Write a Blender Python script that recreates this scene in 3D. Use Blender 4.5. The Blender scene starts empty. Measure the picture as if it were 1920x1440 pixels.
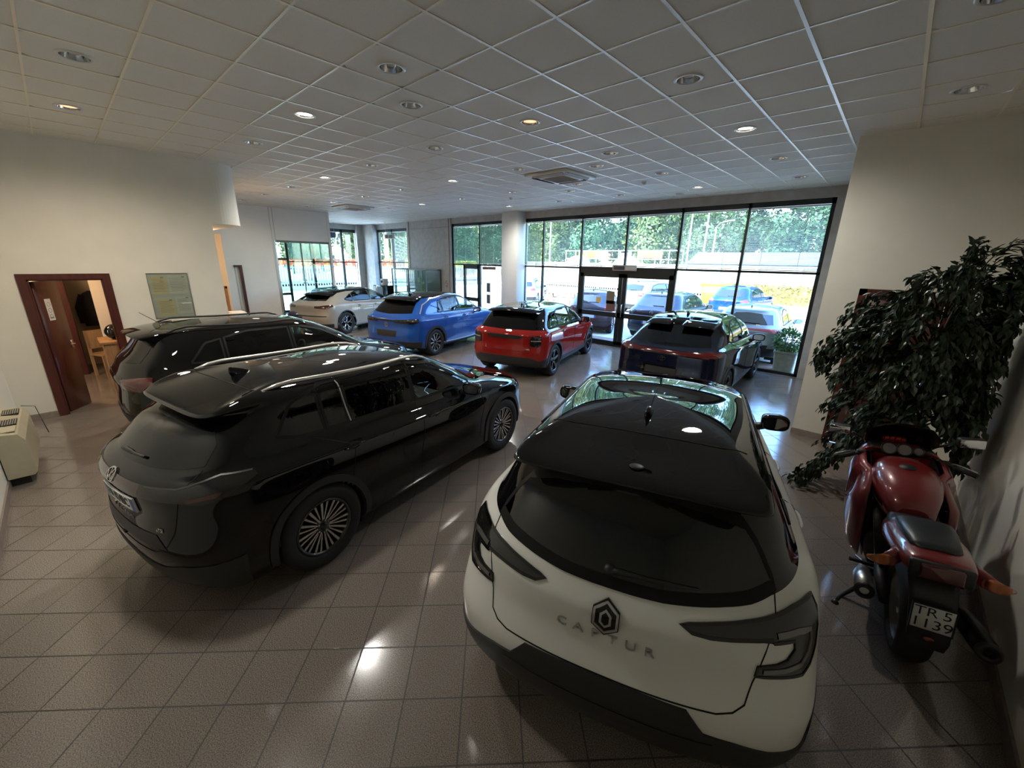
import bpy, bmesh, math, random
import numpy as np
from mathutils import Vector, Matrix, Euler
from mathutils.bvhtree import BVHTree
PI = math.pi
S = bpy.context.scene
COL = S.collection
rnd = random.Random(7)

# ------------------------------------------------------------------ tags
def tag(o, label=None, cat=None, group=None, kind=None):
    if label: o['label'] = label
    if cat: o['category'] = cat
    if group: o['group'] = group
    if kind: o['kind'] = kind
    return o

def empty(name, loc=(0, 0, 0), rz=0.0, label=None, cat=None, group=None, kind=None, rot=None):
    o = bpy.data.objects.new(name, None)
    COL.objects.link(o)
    o.location = loc
    o.rotation_euler = rot if rot else (0, 0, rz)
    o.empty_display_size = .2
    return tag(o, label, cat, group, kind)

def copy_tree(o, parent=None):
    c = o.copy()
    COL.objects.link(c)
    if parent: c.parent = parent
    for ch in list(o.children): copy_tree(ch, c)
    return c

# ------------------------------------------------------------------ mesh builder
class MB:
    def __init__(s): s.v = []; s.f = []; s.m = []; s.sm = []
    def add(s, v, f, m=0, smooth=False):
        n = len(s.v); s.v += [tuple(p) for p in v]
        for q in f:
            s.f.append(tuple(i + n for i in q)); s.m.append(m); s.sm.append(smooth)
        return s
    def box(s, x0, x1, y0, y1, z0, z1, m=0):
        v = [(x, y, z) for z in (z0, z1) for y in (y0, y1) for x in (x0, x1)]
        return s.add(v, [(0, 2, 3, 1), (4, 5, 7, 6), (0, 1, 5, 4), (2, 6, 7, 3), (0, 4, 6, 2), (1, 3, 7, 5)], m)
    def bbox(s, x0, x1, y0, y1, z0, z1, b=.01, seg=2, m=0, M=None, smooth=True):
        bm = bmesh.new()
        bmesh.ops.create_cube(bm, size=1)
        for v in bm.verts:
            v.co = Vector(((x0 + x1) / 2 + v.co.x * (x1 - x0), (y0 + y1) / 2 + v.co.y * (y1 - y0), (z0 + z1) / 2 + v.co.z * (z1 - z0)))
        b = min(b, .49 * min(x1 - x0, y1 - y0, z1 - z0))
        bmesh.ops.bevel(bm, geom=bm.edges[:], offset=b, segments=seg, affect='EDGES', profile=.5)
        bm.verts.index_update()
        vs = [(M @ v.co if M else v.co.copy()) for v in bm.verts]
        fs = [[v.index for v in f.verts] for f in bm.faces]
        bm.free()
        return s.add(vs, fs, m, smooth)
    def obox(s, M, sx, sy, sz, m=0):
        v = [M @ Vector((x * sx / 2, y * sy / 2, z * sz / 2)) for z in (-1, 1) for y in (-1, 1) for x in (-1, 1)]
        return s.add(v, [(0, 2, 3, 1), (4, 5, 7, 6), (0, 1, 5, 4), (2, 6, 7, 3), (0, 4, 6, 2), (1, 3, 7, 5)], m)
    def tube(s, pts, r, n=10, m=0, cap=True, smooth=True, closed=False):
        P = [Vector(p) for p in pts]; k = len(P)
        R = r if hasattr(r, '__len__') else [r] * k
        vs = []; prev = None
        for i in range(k):
            if closed: t = P[(i + 1) % k] - P[i - 1]
            else: t = (P[min(i + 1, k - 1)] - P[max(i - 1, 0)])
            t = t.normalized() if t.length > 1e-9 else Vector((0, 0, 1))
            if prev is None:
                a = Vector((0, 0, 1)) if abs(t.z) < .9 else Vector((1, 0, 0))
                u = t.cross(a).normalized()
            else:
                u = prev - t * prev.dot(t)
                u = u.normalized() if u.length > 1e-6 else t.cross(Vector((0, 0, 1))).normalized()
            prev = u; w = t.cross(u)
            for j in range(n):
                a = 2 * PI * j / n
                vs.append(P[i] + (u * math.cos(a) + w * math.sin(a)) * R[i])
        fs = []
        for i in range(k if closed else k - 1):
            i2 = (i + 1) % k
            for j in range(n):
                j2 = (j + 1) % n
                fs.append((i * n + j, i * n + j2, i2 * n + j2, i2 * n + j))
        s.add(vs, fs, m, smooth)
        if cap and not closed:
            b = len(s.v) - len(vs)
            s.f.append(tuple(b + j for j in reversed(range(n)))); s.m.append(m); s.sm.append(False)
            s.f.append(tuple(b + (k - 1) * n + j for j in range(n))); s.m.append(m); s.sm.append(False)
        return s
    def cyl(s, a, b, r, r2=None, n=20, m=0, cap=True, smooth=True):
        return s.tube([a, b], [r, r if r2 is None else r2], n, m, cap, smooth)
    def lathe(s, prof, M=None, n=32, m=0, smooth=True, closed=False):
        # prof: (r, h) ; axis = local z
        k = len(prof); vs = []
        for (r, h) in prof:
            for j in range(n):
                a = 2 * PI * j / n
                p = Vector((r * math.cos(a), r * math.sin(a), h))
                vs.append(M @ p if M else p)
        fs = []
        for i in range(k if closed else k - 1):
            i2 = (i + 1) % k
            for j in range(n):
                j2 = (j + 1) % n
                fs.append((i * n + j, i * n + j2, i2 * n + j2, i2 * n + j))
        return s.add(vs, fs, m, smooth)
    def prism(s, poly, M, h, m=0, m_side=None):
        n = len(poly)
        v = [M @ Vector((x, y, 0)) for x, y in poly] + [M @ Vector((x, y, h)) for x, y in poly]
        s.add(v, [tuple(reversed(range(n))), tuple(range(n, 2 * n))], m)
        b = len(s.v) - 2 * n
        for i in range(n):
            j = (i + 1) % n
            s.f.append((b + i, b + j, b + n + j, b + n + i)); s.m.append(m if m_side is None else m_side); s.sm.append(False)
        return s
    def sphere(s, c, r, nu=16, nv=10, m=0, M=None):
        r = r if hasattr(r, '__len__') else (r, r, r)
        vs = []
        for i in range(nv + 1):
            t = PI * i / nv
            for j in range(nu):
                a = 2 * PI * j / nu
                p = Vector((c[0] + r[0] * math.sin(t) * math.cos(a), c[1] + r[1] * math.sin(t) * math.sin(a), c[2] + r[2] * math.cos(t)))
                vs.append(M @ p if M else p)
        fs = [(i * nu + j, (i + 1) * nu + j, (i + 1) * nu + (j + 1) % nu, i * nu + (j + 1) % nu) for i in range(nv) for j in range(nu)]
        return s.add(vs, fs, m, True)
    def loft(s, rings, m=0, smooth=True, cap=True, closed=True):
        k = len(rings); n = len(rings[0]); vs = [p for r in rings for p in r]; fs = []
        for i in range(k - 1):
            for j in range(n if closed else n - 1):
                j2 = (j + 1) % n
                fs.append((i * n + j, i * n + j2, (i + 1) * n + j2, (i + 1) * n + j))
        s.add(vs, fs, m, smooth)
        if cap:
            b = len(s.v) - len(vs)
            for q in (tuple(b + j for j in reversed(range(n))), tuple(b + (k - 1) * n + j for j in range(n))):
                s.f.append(q); s.m.append(m); s.sm.append(False)
        return s
    def build(s, name, mats, parent=None, loc=None, recalc=True, autosmooth=None):
        me = bpy.data.meshes.new(name)
        me.from_pydata([tuple(p) for p in s.v], [], s.f)
        if not isinstance(mats, (list, tuple)): mats = [mats]
        for q in mats: me.materials.append(q)
        me.polygons.foreach_set('material_index', s.m)
        me.polygons.foreach_set('use_smooth', s.sm)
        if recalc:
            bm = bmesh.new(); bm.from_mesh(me)
            bmesh.ops.recalc_face_normals(bm, faces=bm.faces)
            bm.to_mesh(me); bm.free()
        me.update()
        o = bpy.data.objects.new(name, me); COL.objects.link(o)
        if parent: o.parent = parent
        if loc: o.location = loc
        return o

def crom(pts, n=6, closed=False):
    P = [np.array(p, float) for p in pts]; k = len(P); out = []
    for i in range(k if closed else k - 1):
        if closed: a, b, c, d = P[i - 1], P[i], P[(i + 1) % k], P[(i + 2) % k]
        else: a, b, c, d = P[max(i - 1, 0)], P[i], P[i + 1], P[min(i + 2, k - 1)]
        for j in range(n):
            t = j / n
            out.append(.5 * (2 * b + (c - a) * t + (2 * a - 5 * b + 4 * c - d) * t * t + (3 * b - a - 3 * c + d) * t ** 3))
    if not closed: out.append(P[-1])
    return [tuple(p) for p in out]

def superell(cx, cy, rx, ry, n, p=2.5):
    out = []
    for j in range(n):
        a = 2 * PI * j / n; c, s_ = math.cos(a), math.sin(a)
        out.append((cx + rx * math.copysign(abs(c) ** (2 / p), c), cy + ry * math.copysign(abs(s_) ** (2 / p), s_)))
    return out

def text2d(txt, size=1.0, align='CENTER', extrude=0, bold=0.0, spacing=1.0):
    cu = bpy.data.curves.new('txt', 'FONT'); cu.body = txt; cu.size = size
    cu.align_x = align; cu.align_y = 'CENTER'; cu.offset = bold; cu.space_character = spacing; cu.resolution_u = 4
    o = bpy.data.objects.new('txt', cu); COL.objects.link(o)
    bpy.context.view_layer.update()
    dg = bpy.context.evaluated_depsgraph_get()
    me = bpy.data.meshes.new_from_object(o.evaluated_get(dg))
    V = [(v.co.x, v.co.y) for v in me.vertices]; F = [tuple(p.vertices) for p in me.polygons]
    bpy.data.objects.remove(o); bpy.data.curves.remove(cu); bpy.data.meshes.remove(me)
    return V, F

# ------------------------------------------------------------------ materials
MATS = {}
def mat(name, col=(.5, .5, .5), rough=.5, metal=0.0, coat=0.0, coat_rough=.03, emit=None, estr=1.0, alpha=None, spec=.5, trans=0.0, ior=None):
    if name in MATS: return MATS[name]
    m = bpy.data.materials.new(name); m.use_nodes = True
    b = m.node_tree.nodes['Principled BSDF']
    b.inputs['Base Color'].default_value = (*col, 1); b.inputs['Roughness'].default_value = rough
    b.inputs['Metallic'].default_value = metal; b.inputs['Coat Weight'].default_value = coat
    b.inputs['Coat Roughness'].default_value = coat_rough
    b.inputs['Specular IOR Level'].default_value = spec
    if trans: b.inputs['Transmission Weight'].default_value = trans
    if ior: b.inputs['IOR'].default_value = ior
    if emit:
        b.inputs['Emission Color'].default_value = (*emit, 1); b.inputs['Emission Strength'].default_value = estr
    MATS[name] = m
    return m

def nodes_of(m): return m.node_tree.nodes, m.node_tree.links, m.node_tree.nodes['Principled BSDF']

def noisy(name, c1, c2, scale=40, rough=.6, bump=0.0, detail=3, metal=0, coat=0, stretch=None, rough2=None):
    if name in MATS: return MATS[name]
    m = mat(name, c1, rough, metal, coat); N, L, b = nodes_of(m)
    tc = N.new('ShaderNodeTexCoord'); no = N.new('ShaderNodeTexNoise'); no.inputs['Scale'].default_value = scale; no.inputs['Detail'].default_value = detail
    src = tc.outputs['Object']
    if stretch:
        mp = N.new('ShaderNodeMapping'); mp.inputs['Scale'].default_value = stretch; L.new(src, mp.inputs[0]); src = mp.outputs[0]
    L.new(src, no.inputs['Vector'])
    mx = N.new('ShaderNodeMix'); mx.data_type = 'RGBA'; mx.inputs[6].default_value = (*c1, 1); mx.inputs[7].default_value = (*c2, 1)
    rp = N.new('ShaderNodeMapRange'); rp.inputs[1].default_value = .35; rp.inputs[2].default_value = .65
    L.new(no.outputs[0], rp.inputs[0]); L.new(rp.outputs[0], mx.inputs[0]); L.new(mx.outputs[2], b.inputs['Base Color'])
    if bump:
        bp = N.new('ShaderNodeBump'); bp.inputs['Strength'].default_value = bump; bp.inputs['Distance'].default_value = .01
        L.new(no.outputs[0], bp.inputs['Height']); L.new(bp.outputs[0], b.inputs['Normal'])
    return m

def paint(name, col, metal=.0, flake=0.0, rough=.35):
    """two-sided car body sheet: glossy clear-coated outside, dark trim on the inner side"""
    if name in MATS: return MATS[name]
    m = mat(name, col, rough, metal, 1.0, .02); N, L, b = nodes_of(m)
    b.inputs['Specular IOR Level'].default_value = .1 if metal else 0.0
    out = N['Material Output']; ge = N.new('ShaderNodeNewGeometry'); mx = N.new('ShaderNodeMixShader')
    d = N.new('ShaderNodeBsdfDiffuse'); d.inputs[0].default_value = (.02, .02, .02, 1)
    L.new(ge.outputs['Backfacing'], mx.inputs[0]); L.new(b.outputs[0], mx.inputs[1]); L.new(d.outputs[0], mx.inputs[2]); L.new(mx.outputs[0], out.inputs[0])
    return m

def glass(name, tint=(.8, .85, .82), refl=1.0, ior=1.5, rough=0.0):
    """thin sheet glass: tinted see-through plus mirror reflection by angle"""
    if name in MATS: return MATS[name]
    m = bpy.data.materials.new(name); m.use_nodes = True; N, L = m.node_tree.nodes, m.node_tree.links
    N.remove(N['Principled BSDF']); out = N['Material Output']
    t = N.new('ShaderNodeBsdfTransparent'); t.inputs[0].default_value = (*tint, 1)
    g = N.new('ShaderNodeBsdfGlossy'); g.inputs['Roughness'].default_value = rough; g.inputs[0].default_value = (refl, refl, refl, 1)
    lw = N.new('ShaderNodeLayerWeight'); lw.inputs[0].default_value = .5
    pw = N.new('ShaderNodeMath'); pw.operation = 'POWER'; pw.inputs[1].default_value = 5.0; L.new(lw.outputs['Facing'], pw.inputs[0])
    r0 = ((ior - 1) / (ior + 1)) ** 2
    f = N.new('ShaderNodeMath'); f.operation = 'MULTIPLY_ADD'; f.inputs[1].default_value = 1 - r0; f.inputs[2].default_value = r0; L.new(pw.outputs[0], f.inputs[0])
    mx = N.new('ShaderNodeMixShader'); L.new(f.outputs[0], mx.inputs[0]); L.new(t.outputs[0], mx.inputs[1]); L.new(g.outputs[0], mx.inputs[2]); L.new(mx.outputs[0], out.inputs[0])
    MATS[name] = m
    return m
# ------------------------------------------------------------------ camera and render look
cam_d = bpy.data.cameras.new('camera'); cam = bpy.data.objects.new('camera', cam_d); COL.objects.link(cam)
cam_d.sensor_width = 36; cam_d.lens = 36 * 762.63 / 1920; cam_d.clip_start = .05; cam_d.clip_end = 400
R_ = Vector((.7333, .6797, .0173)); U_ = Vector((-.2095, .2020, .9567)); F_ = R_.cross(U_) * -1
cam.matrix_world = Matrix(((R_.x, U_.x, -F_.x, 0), (R_.y, U_.y, -F_.y, 0), (R_.z, U_.z, -F_.z, 2.41), (0, 0, 0, 1)))
S.camera = cam
S.view_settings.view_transform = 'Standard'; S.view_settings.look = 'None'; S.view_settings.gamma = 1; S.view_settings.exposure = 1.97
S.cycles.max_bounces = 8; S.cycles.diffuse_bounces = 4; S.cycles.glossy_bounces = 4; S.cycles.transparent_max_bounces = 24
S.cycles.caustics_reflective = False; S.cycles.caustics_refractive = False; S.cycles.sample_clamp_indirect = 4
S.cycles.use_denoising = True

# ------------------------------------------------------------------ daylight
W = bpy.data.worlds.new('sky'); S.world = W; W.use_nodes = True
wn, wl = W.node_tree.nodes, W.node_tree.links
sk = wn.new('ShaderNodeTexSky'); sk.sky_type = 'NISHITA'; sk.sun_disc = False; sk.sun_elevation = math.radians(48); sk.sun_rotation = math.radians(200)
sk.air_density = 1.2; sk.dust_density = .8
tint = wn.new('ShaderNodeMix'); tint.data_type = 'RGBA'; tint.blend_type = 'MULTIPLY'; tint.inputs[0].default_value = 1; tint.inputs[7].default_value = (.74, .94, 1.22, 1)   # camera balanced for the warm lamps indoors
wl.new(sk.outputs[0], tint.inputs[6]); wl.new(tint.outputs[2], wn['Background'].inputs[0]); wn['Background'].inputs[1].default_value = .72
sun_d = bpy.data.lights.new('sun', 'SUN'); sun = bpy.data.objects.new('sun', sun_d); COL.objects.link(sun)
sun_d.energy = 4.6; sun_d.angle = .009; sun_d.color = (1, .93, .80)
sun.rotation_euler = Vector((.30, .78, -.82)).to_track_quat('-Z', 'Y').to_euler()

# ------------------------------------------------------------------ surface materials
WALLC = noisy('wall_plaster', (.72, .695, .61), (.69, .665, .585), 3.0, .85, .04)
WHITEC = noisy('white_panel', (.74, .74, .71), (.71, .71, .68), 2.0, .7)
CONC = noisy('concrete_panel', (.47, .45, .42), (.39, .375, .35), 5.0, .85, .05)
BASE = noisy('baseboard_stone', (.27, .22, .19), (.22, .18, .155), 30, .45)
DARKMETAL = mat('window_frame_metal', (.013, .02, .019), .38, .3, spec=.5)
BLACKPL = mat('black_plastic', (.012, .012, .012), .45)
LAMP_W = {(-5.31, 2.25): 50, (-8.91, 4.05): 90, (-7.11, .45): 60, (-3.51, 4.05): 14}
BLACKRUB = mat('black_rubber', (.012, .012, .012), .8)
CHROME = mat('chrome', (.75, .75, .75), .08, 1.0)
STEEL = mat('brushed_steel', (.45, .45, .44), .35, 1.0)
PAPER = mat('paper', (.78, .76, .70), .8)
BROWNW = noisy('mahogany', (.085, .020, .013), (.055, .013, .009), 6, .32, 0, 4, coat=.3, stretch=(8, 8, .6))
OAK = noisy('oak_wood', (.36, .20, .09), (.27, .14, .06), 8, .45, 0, 4, stretch=(10, 10, .8))
PANE = glass('window_glass', (.93, .97, .95), ior=1.5)
GPANE = glass('partition_glass', (.80, .90, .84), ior=1.55)

def tile_floor():
    m = mat('floor_tiles', (.3, .25, .22), .3, spec=.85); N, L, b = nodes_of(m)
    tc = N.new('ShaderNodeTexCoord'); mp = N.new('ShaderNodeMapping'); mp.vector_type = 'TEXTURE'
    mp.inputs['Location'].default_value = (-2.972, -.554, 0); mp.inputs['Rotation'].default_value = (0, 0, math.radians(45.321)); mp.inputs['Scale'].default_value = (.3303, .3303, 1)
    L.new(tc.outputs['Object'], mp.inputs[0])
    br = N.new('ShaderNodeTexBrick'); br.offset = 0; br.squash = 1
    br.inputs['Scale'].default_value = 1; br.inputs['Brick Width'].default_value = 1; br.inputs['Row Height'].default_value = 1
    br.inputs['Mortar Size'].default_value = .014; br.inputs['Mortar Smooth'].default_value = .1
    br.inputs['Color1'].default_value = (.215, .180, .150, 1); br.inputs['Color2'].default_value = (.190, .160, .133, 1); br.inputs['Mortar'].default_value = (.035, .026, .022, 1)
    L.new(mp.outputs[0], br.inputs['Vector'])
    no = N.new('ShaderNodeTexNoise'); no.inputs['Scale'].default_value = 170; no.inputs['Detail'].default_value = 2; L.new(tc.outputs['Object'], no.inputs['Vector'])
    mr = N.new('ShaderNodeMapRange'); mr.inputs[1].default_value = .36; mr.inputs[2].default_value = .64; mr.inputs[3].default_value = .55; mr.inputs[4].default_value = 1.42
    L.new(no.outputs[0], mr.inputs[0])
    mx = N.new('ShaderNodeMix'); mx.data_type = 'RGBA'; mx.blend_type = 'MULTIPLY'; mx.inputs[0].default_value = 1
    L.new(br.outputs['Color'], mx.inputs[6]); L.new(mr.outputs[0], mx.inputs[7]); L.new(mx.outputs[2], b.inputs['Base Color'])
    n2 = N.new('ShaderNodeTexNoise'); n2.inputs['Scale'].default_value = 6; L.new(tc.outputs['Object'], n2.inputs['Vector'])
    m2 = N.new('ShaderNodeMapRange'); m2.inputs[3].default_value = .10; m2.inputs[4].default_value = .19; L.new(n2.outputs[0], m2.inputs[0])
    ad = N.new('ShaderNodeMath'); ad.operation = 'MULTIPLY_ADD'; ad.inputs[1].default_value = .5; L.new(br.outputs['Fac'], ad.inputs[0]); L.new(m2.outputs[0], ad.inputs[2]); L.new(ad.outputs[0], b.inputs['Roughness'])
    bp = N.new('ShaderNodeBump'); bp.inputs['Strength'].default_value = .25; bp.inputs['Distance'].default_value = .003; bp.invert = True
    L.new(br.outputs['Fac'], bp.inputs['Height']); L.new(bp.outputs[0], b.inputs['Normal'])
    return m
FLOORM = tile_floor()
CEILM = noisy('ceiling_tile', (.74, .71, .64), (.70, .67, .605), 160, .9, .05)
TBAR = mat('ceiling_rail', (.80, .72, .58), .36, .25, spec=.8)

def struct(name, mb, m, parent=None, label=None):
    o = mb.build(name, m, parent)
    if not parent: o['kind'] = 'structure'
    if label: o['label'] = label
    return o

# ------------------------------------------------------------------ shell
XW, YWIN, YB, ZC = -9.05, 10.85, -.80, 3.94
struct('floor', MB().box(-20.3, 1.2, -1.1, 11.0, -.15, 0), FLOORM, label='brown speckled square floor tiles laid diagonally')
# ceiling: tiles, plus the exposed rails
LIT = {(-5.31, 2.25): 'w', (-8.91, 4.05): 'w', (-1.71, 5.85): 'w', (-7.11, 5.85): 'w', (-12.51, 5.85): 'w', (-10.71, 7.65): 'w', (-3.51, 9.45): 'w', (-8.91, 9.45): 'w', (-3.51, 4.05): 'o', (-7.11, .45): 'o', (-14.31, 4.05): 'o'}
DOWN = [(x, .45) for x in (-5.31, -7.11)] + [(x, 2.25) for x in (-3.51, -5.31, -7.11)] + [(x, 4.05) for x in (.09, -1.71, -3.51, -5.31, -7.11, -8.91, -10.71, -12.51, -14.31)]
DOWN += [(x, 5.85) for x in (.09, -1.71, -3.51, -5.31, -7.11, -8.91, -10.71, -12.51, -14.31)] + [(x, 7.65) for x in (-1.71, -3.51, -5.31, -7.11, -8.91, -10.71, -12.51)] + [(x, 9.45) for x in (-1.71, -3.51, -5.31, -7.11, -8.91)]
EXTRA = [(-4.11, 2.85), (-4.11, 6.45), (-4.11, 10.05), (-6.21, 8.55)]
g = MB()
holes = {(round((x + 3.81) / .6 - .5), round((y - 1.354) / .6 - .5)): (x, y) for x, y in DOWN + EXTRA}
for i in range(-28, 8):
    for j in range(-4, 17):
        x0, y0 = -3.81 + .6 * i, 1.354 + .6 * j; x1, y1 = x0 + .6, y0 + .6
        if (i, j) in holes:
            hx, hy = (x0 + x1) / 2, (y0 + y1) / 2; n = 24; V = []
            for k in range(n):
                t = 2 * PI * k / n + PI / n; c, s_ = math.cos(t), math.sin(t); q = .3 / max(abs(c), abs(s_))
                V += [(hx + c * q, hy + s_ * q, ZC), (hx + c * .098, hy + s_ * .098, ZC)]
            g.add(V, [(2 * k, 2 * k + 1, (2 * k + 3) % (2 * n), (2 * k + 2) % (2 * n)) for k in range(n)])
            for (sx, sy, ka, kb) in []: pass
        else:
            g.add([(x0, y0, ZC), (x1, y0, ZC), (x1, y1, ZC), (x0, y1, ZC)], [(0, 1, 2, 3)])
struct('ceiling', g, CEILM, label='suspended ceiling of square beige tiles')
g = MB()
for n in range(-29, 9):
    x = -3.81 + .6 * n
    g.box(x - .012, x + .012, -.8, 10.9, ZC - .006, ZC)
for n in range(-4, 17):
    y = 1.354 + .6 * n
    g.box(-20, .95, y - .009, y + .009, ZC - .005, ZC)
struct('trim_1', g, TBAR, label='pale rails of the ceiling grid')
# roof above, so that the building throws its shade outside
struct('roof_slab', MB().box(-20.6, 3.5, -12, 11.25, 4.35, 4.75), CONC)
# right-hand wall beside the motorcycle, end wall with brown door, back wall
struct('wall_right', MB().box(.93, 1.15, -1, 7.2, 0, ZC), WALLC, label='shaded plaster wall beside the motorcycle')
g = MB().box(-.73, -.36, 7.03, 7.28, 0, ZC).box(.53, .93, 7.03, 7.28, 0, ZC).box(-.36, .53, 7.03, 7.28, 2.14, ZC)
g.box(-.73, -.48, 7.28, 10.95, 0, ZC)
struct('wall_end', g, WALLC, label='plaster wall with a brown door behind the potted fig')
struct('wall_back', MB().box(-9.3, 1.15, -1.0, YB, 0, ZC), WALLC, label='plaster wall behind the fan heater')
# left wall with office doorway; its far end turns round a drum over the passage
g = MB()
g.box(XW - .14, XW, YB, -.32, 0, ZC).box(XW - .14, XW, .46, 2.02, 0, ZC).box(XW - .14, XW, -.32, .46, 2.03, ZC)
r = .42; cx, cy = XW - r, 2.13
arc = [(XW, 2.02)] + [(cx + r * math.cos(a), cy + r * math.sin(a)) for a in np.linspace(0, PI / 2, 14)] + [(-15.65, cy + r), (-15.65, 2.02)]
g.prism(arc, Matrix.Translation((0, 0, 2.94)), ZC - 2.94)
o = struct('wall_left', g, WALLC, label='plaster wall with an open brown door and a rounded end over the passage')
# passage behind the drum
g = MB().box(-13.3, -13.1, 1.0, 3.06, 0, 2.94).box(-13.1, XW - .14, 1.88, 2.02, 0, 2.94)
struct('wall_passage', g, noisy('passage_plaster', (.62, .50, .34), (.58, .46, .31), 3, .85))
g = MB().box(-15.9, -15.65, 2.0, 5.14, 0, ZC).box(-15.72, -15.65, 5.14, 7.06, 2.93, ZC)
g.box(-15.66, -15.645, 5.13, 5.15, 0, ZC)
g.box(-15.74, -15.63, 7.0, 7.08, 0, ZC)
struct('wall_office', g, WHITEC, label='white partition wall of the glazed office')
g = MB().box(-15.74, -15.63, 5.14, 5.19, 0, 2.93).box(-15.645, -15.632, 5.10, 5.115, 0, ZC).box(-15.645, -15.632, 5.20, 5.215, 2.93, ZC)
struct('trim_2', g, STEEL)
struct('wall_south', MB().box(-20.25, -13.1, 1.85, 2.0, 0, ZC), WALLC)
struct('wall_outer', MB().box(-20.25, -9.3, -1.95, -1.9, -.1, 4.3).box(-20.3, -20.2, -1.95, 2, -.1, 4.3), CONC)
g = MB().box(-15.70, -15.685, 5.19, 7.0, 0, 2.92)
o = struct('window_1', g, GPANE, label='greenish glass front of the corner office')
struct('frame', MB().box(-15.71, -15.67, 6.0, 6.02, 0, 2.92).box(-15.72, -15.66, 5.19, 7.0, 2.86, 2.93), mat('frame_green', (.10, .13, .11), .4), parent=o)
# far end wall with windows, corner column, panel wall
ZT, ZH = 2.25, 3.70
g = MB().box(-20.25, -20.02, -1, 6.3, 0, ZC).box(-20.25, -20.02, 6.3, 10.7, ZH, ZC)
struct('wall_far', g, CONC)
struct('column_corner', MB().box(-20.2, -18.95, 10.62, 11.0, 0, ZC).box(-20.2, -19.9, 10.3, 10.62, 0, ZC), CONC, label='concrete corner column')
g = MB().box(-16.35, -13.32, 10.8, 11.0, 0, ZC).box(-18.95, -16.35, 10.85, 11.0, ZH, ZC).box(-13.32, -10.1, 10.85, 11.0, ZH + .03, ZC).box(-9.5, -.7, 10.85, 11.0, 3.73, ZC)
g.box(-1.25, -.75, 10.78, 11.0, 0, 3.74)
struct('wall_window', g, CONC, label='concrete wall and header of the shop windows')
struct('trim_3', MB().box(-16.2, -16.17, 10.78, 10.8, 0, ZC).box(-13.45, -13.42, 10.78, 10.8, 0, ZC).box(-16.2, -13.42, 10.785, 10.8, 3.62, 3.635), BASE)
struct('column_mid', MB().bbox(-10.18, -9.47, 10.45, 11.0, 0, ZC, .008, 1), WHITEC, label='square white column between the shop windows')
# skirtings
struct('baseboard_right', MB().box(.915, .93, YB, 7.03, 0, .09), BASE)
struct('baseboard_end', MB().box(-.74, -.36, 7.015, 7.03, 0, .09).box(.53, .93, 7.015, 7.03, 0, .09), BASE)
struct('baseboard_back', MB().box(-9.05, .93, YB, YB + .015, 0, .09), BASE)
struct('baseboard_left', MB().box(XW, XW + .015, YB, -.41, 0, .09).box(XW, XW + .015, .56, 2.02, 0, .09), BASE)
struct('baseboard_office', MB().box(-15.65, -15.635, 2.0, 5.14, 0, .09), BASE)

# ------------------------------------------------------------------ glazing
def wall_frame(y0, y1): return y0, y1
def frame_x(name, y, bars, label, parent=None):
    g = MB()
    for (x0, x1, z0, z1) in bars: g.box(x0, x1, y - .035, y + .035, z0, z1)
    return struct(name, g, DARKMETAL, parent, label)
def pane_x(parent, y, x0, x1, z0, z1):
    o = MB().box(x0, x1, y - .004, y + .004, z0, z1).build('pane', PANE, parent); return o
Y_ = 10.90
ms = [-1.28, -2.81, -4.30, -5.77, -7.24, -8.71, -9.50]
bars = [(-9.5, -1.25, 3.62, 3.73), (-9.5, -1.25, 0, .06), (-1.33, -1.25, 0, 3.73), (-9.50, -9.46, 0, 3.73)]
for x in ms[1:-1]:
    bars.append((x - .028, x + .028, 2.26 if x == -5.77 else 0, 3.73))
bars += [(-4.27, -1.25, 2.23, 2.28), (-9.5, -7.24, 2.21, 2.26)]
w2 = frame_x('window_2', Y_, bars, 'large dark framed shop window with the double entrance door')
for a, b_ in zip(ms[1:], ms[:-1]):
    pane_x(w2, Y_ + .01, a + .03, b_ - .03, 2.29, 3.62)
for a, b_ in [(-2.81, -1.33), (-4.27, -2.81), (-8.71, -7.27), (-9.46, -8.71)]:
    pane_x(w2, Y_ + .01, a + .03, b_ - .03, .06, 2.23)
bars = [(-7.24, -4.30, 2.10, 2.28)]
d1 = frame_x('door_1', Y_, bars, 'dark metal double entrance door with glass panes')
for (a, b_) in [(-7.20, -5.79), (-5.77, -4.33)]:
    g = MB()
    for q in [(a, a + .12, .01, 2.10), (b_ - .12, b_, .01, 2.10), (a, b_, 1.99, 2.10), (a, b_, .86, 1.00), (a, b_, .01, .15)]:
        g.box(q[0], q[1], Y_ - .03, Y_ + .03, q[2], q[3])
    lf = g.build('door_leaf', DARKMETAL, d1)
    for z0, z1 in ((.15, .86), (1.0, 1.99)):
        MB().box(a + .12, b_ - .12, Y_ - .004, Y_ + .004, z0, z1).build('pane', PANE, lf)
    hx = b_ - .06 if a < -6 else a + .06
    MB().tube([(hx, Y_ - .03, .90), (hx, Y_ - .10, .90), (hx, Y_ - .10, 1.25), (hx, Y_ - .03, 1.25)], .012, 8).build('door_handle', STEEL, lf)
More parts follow.
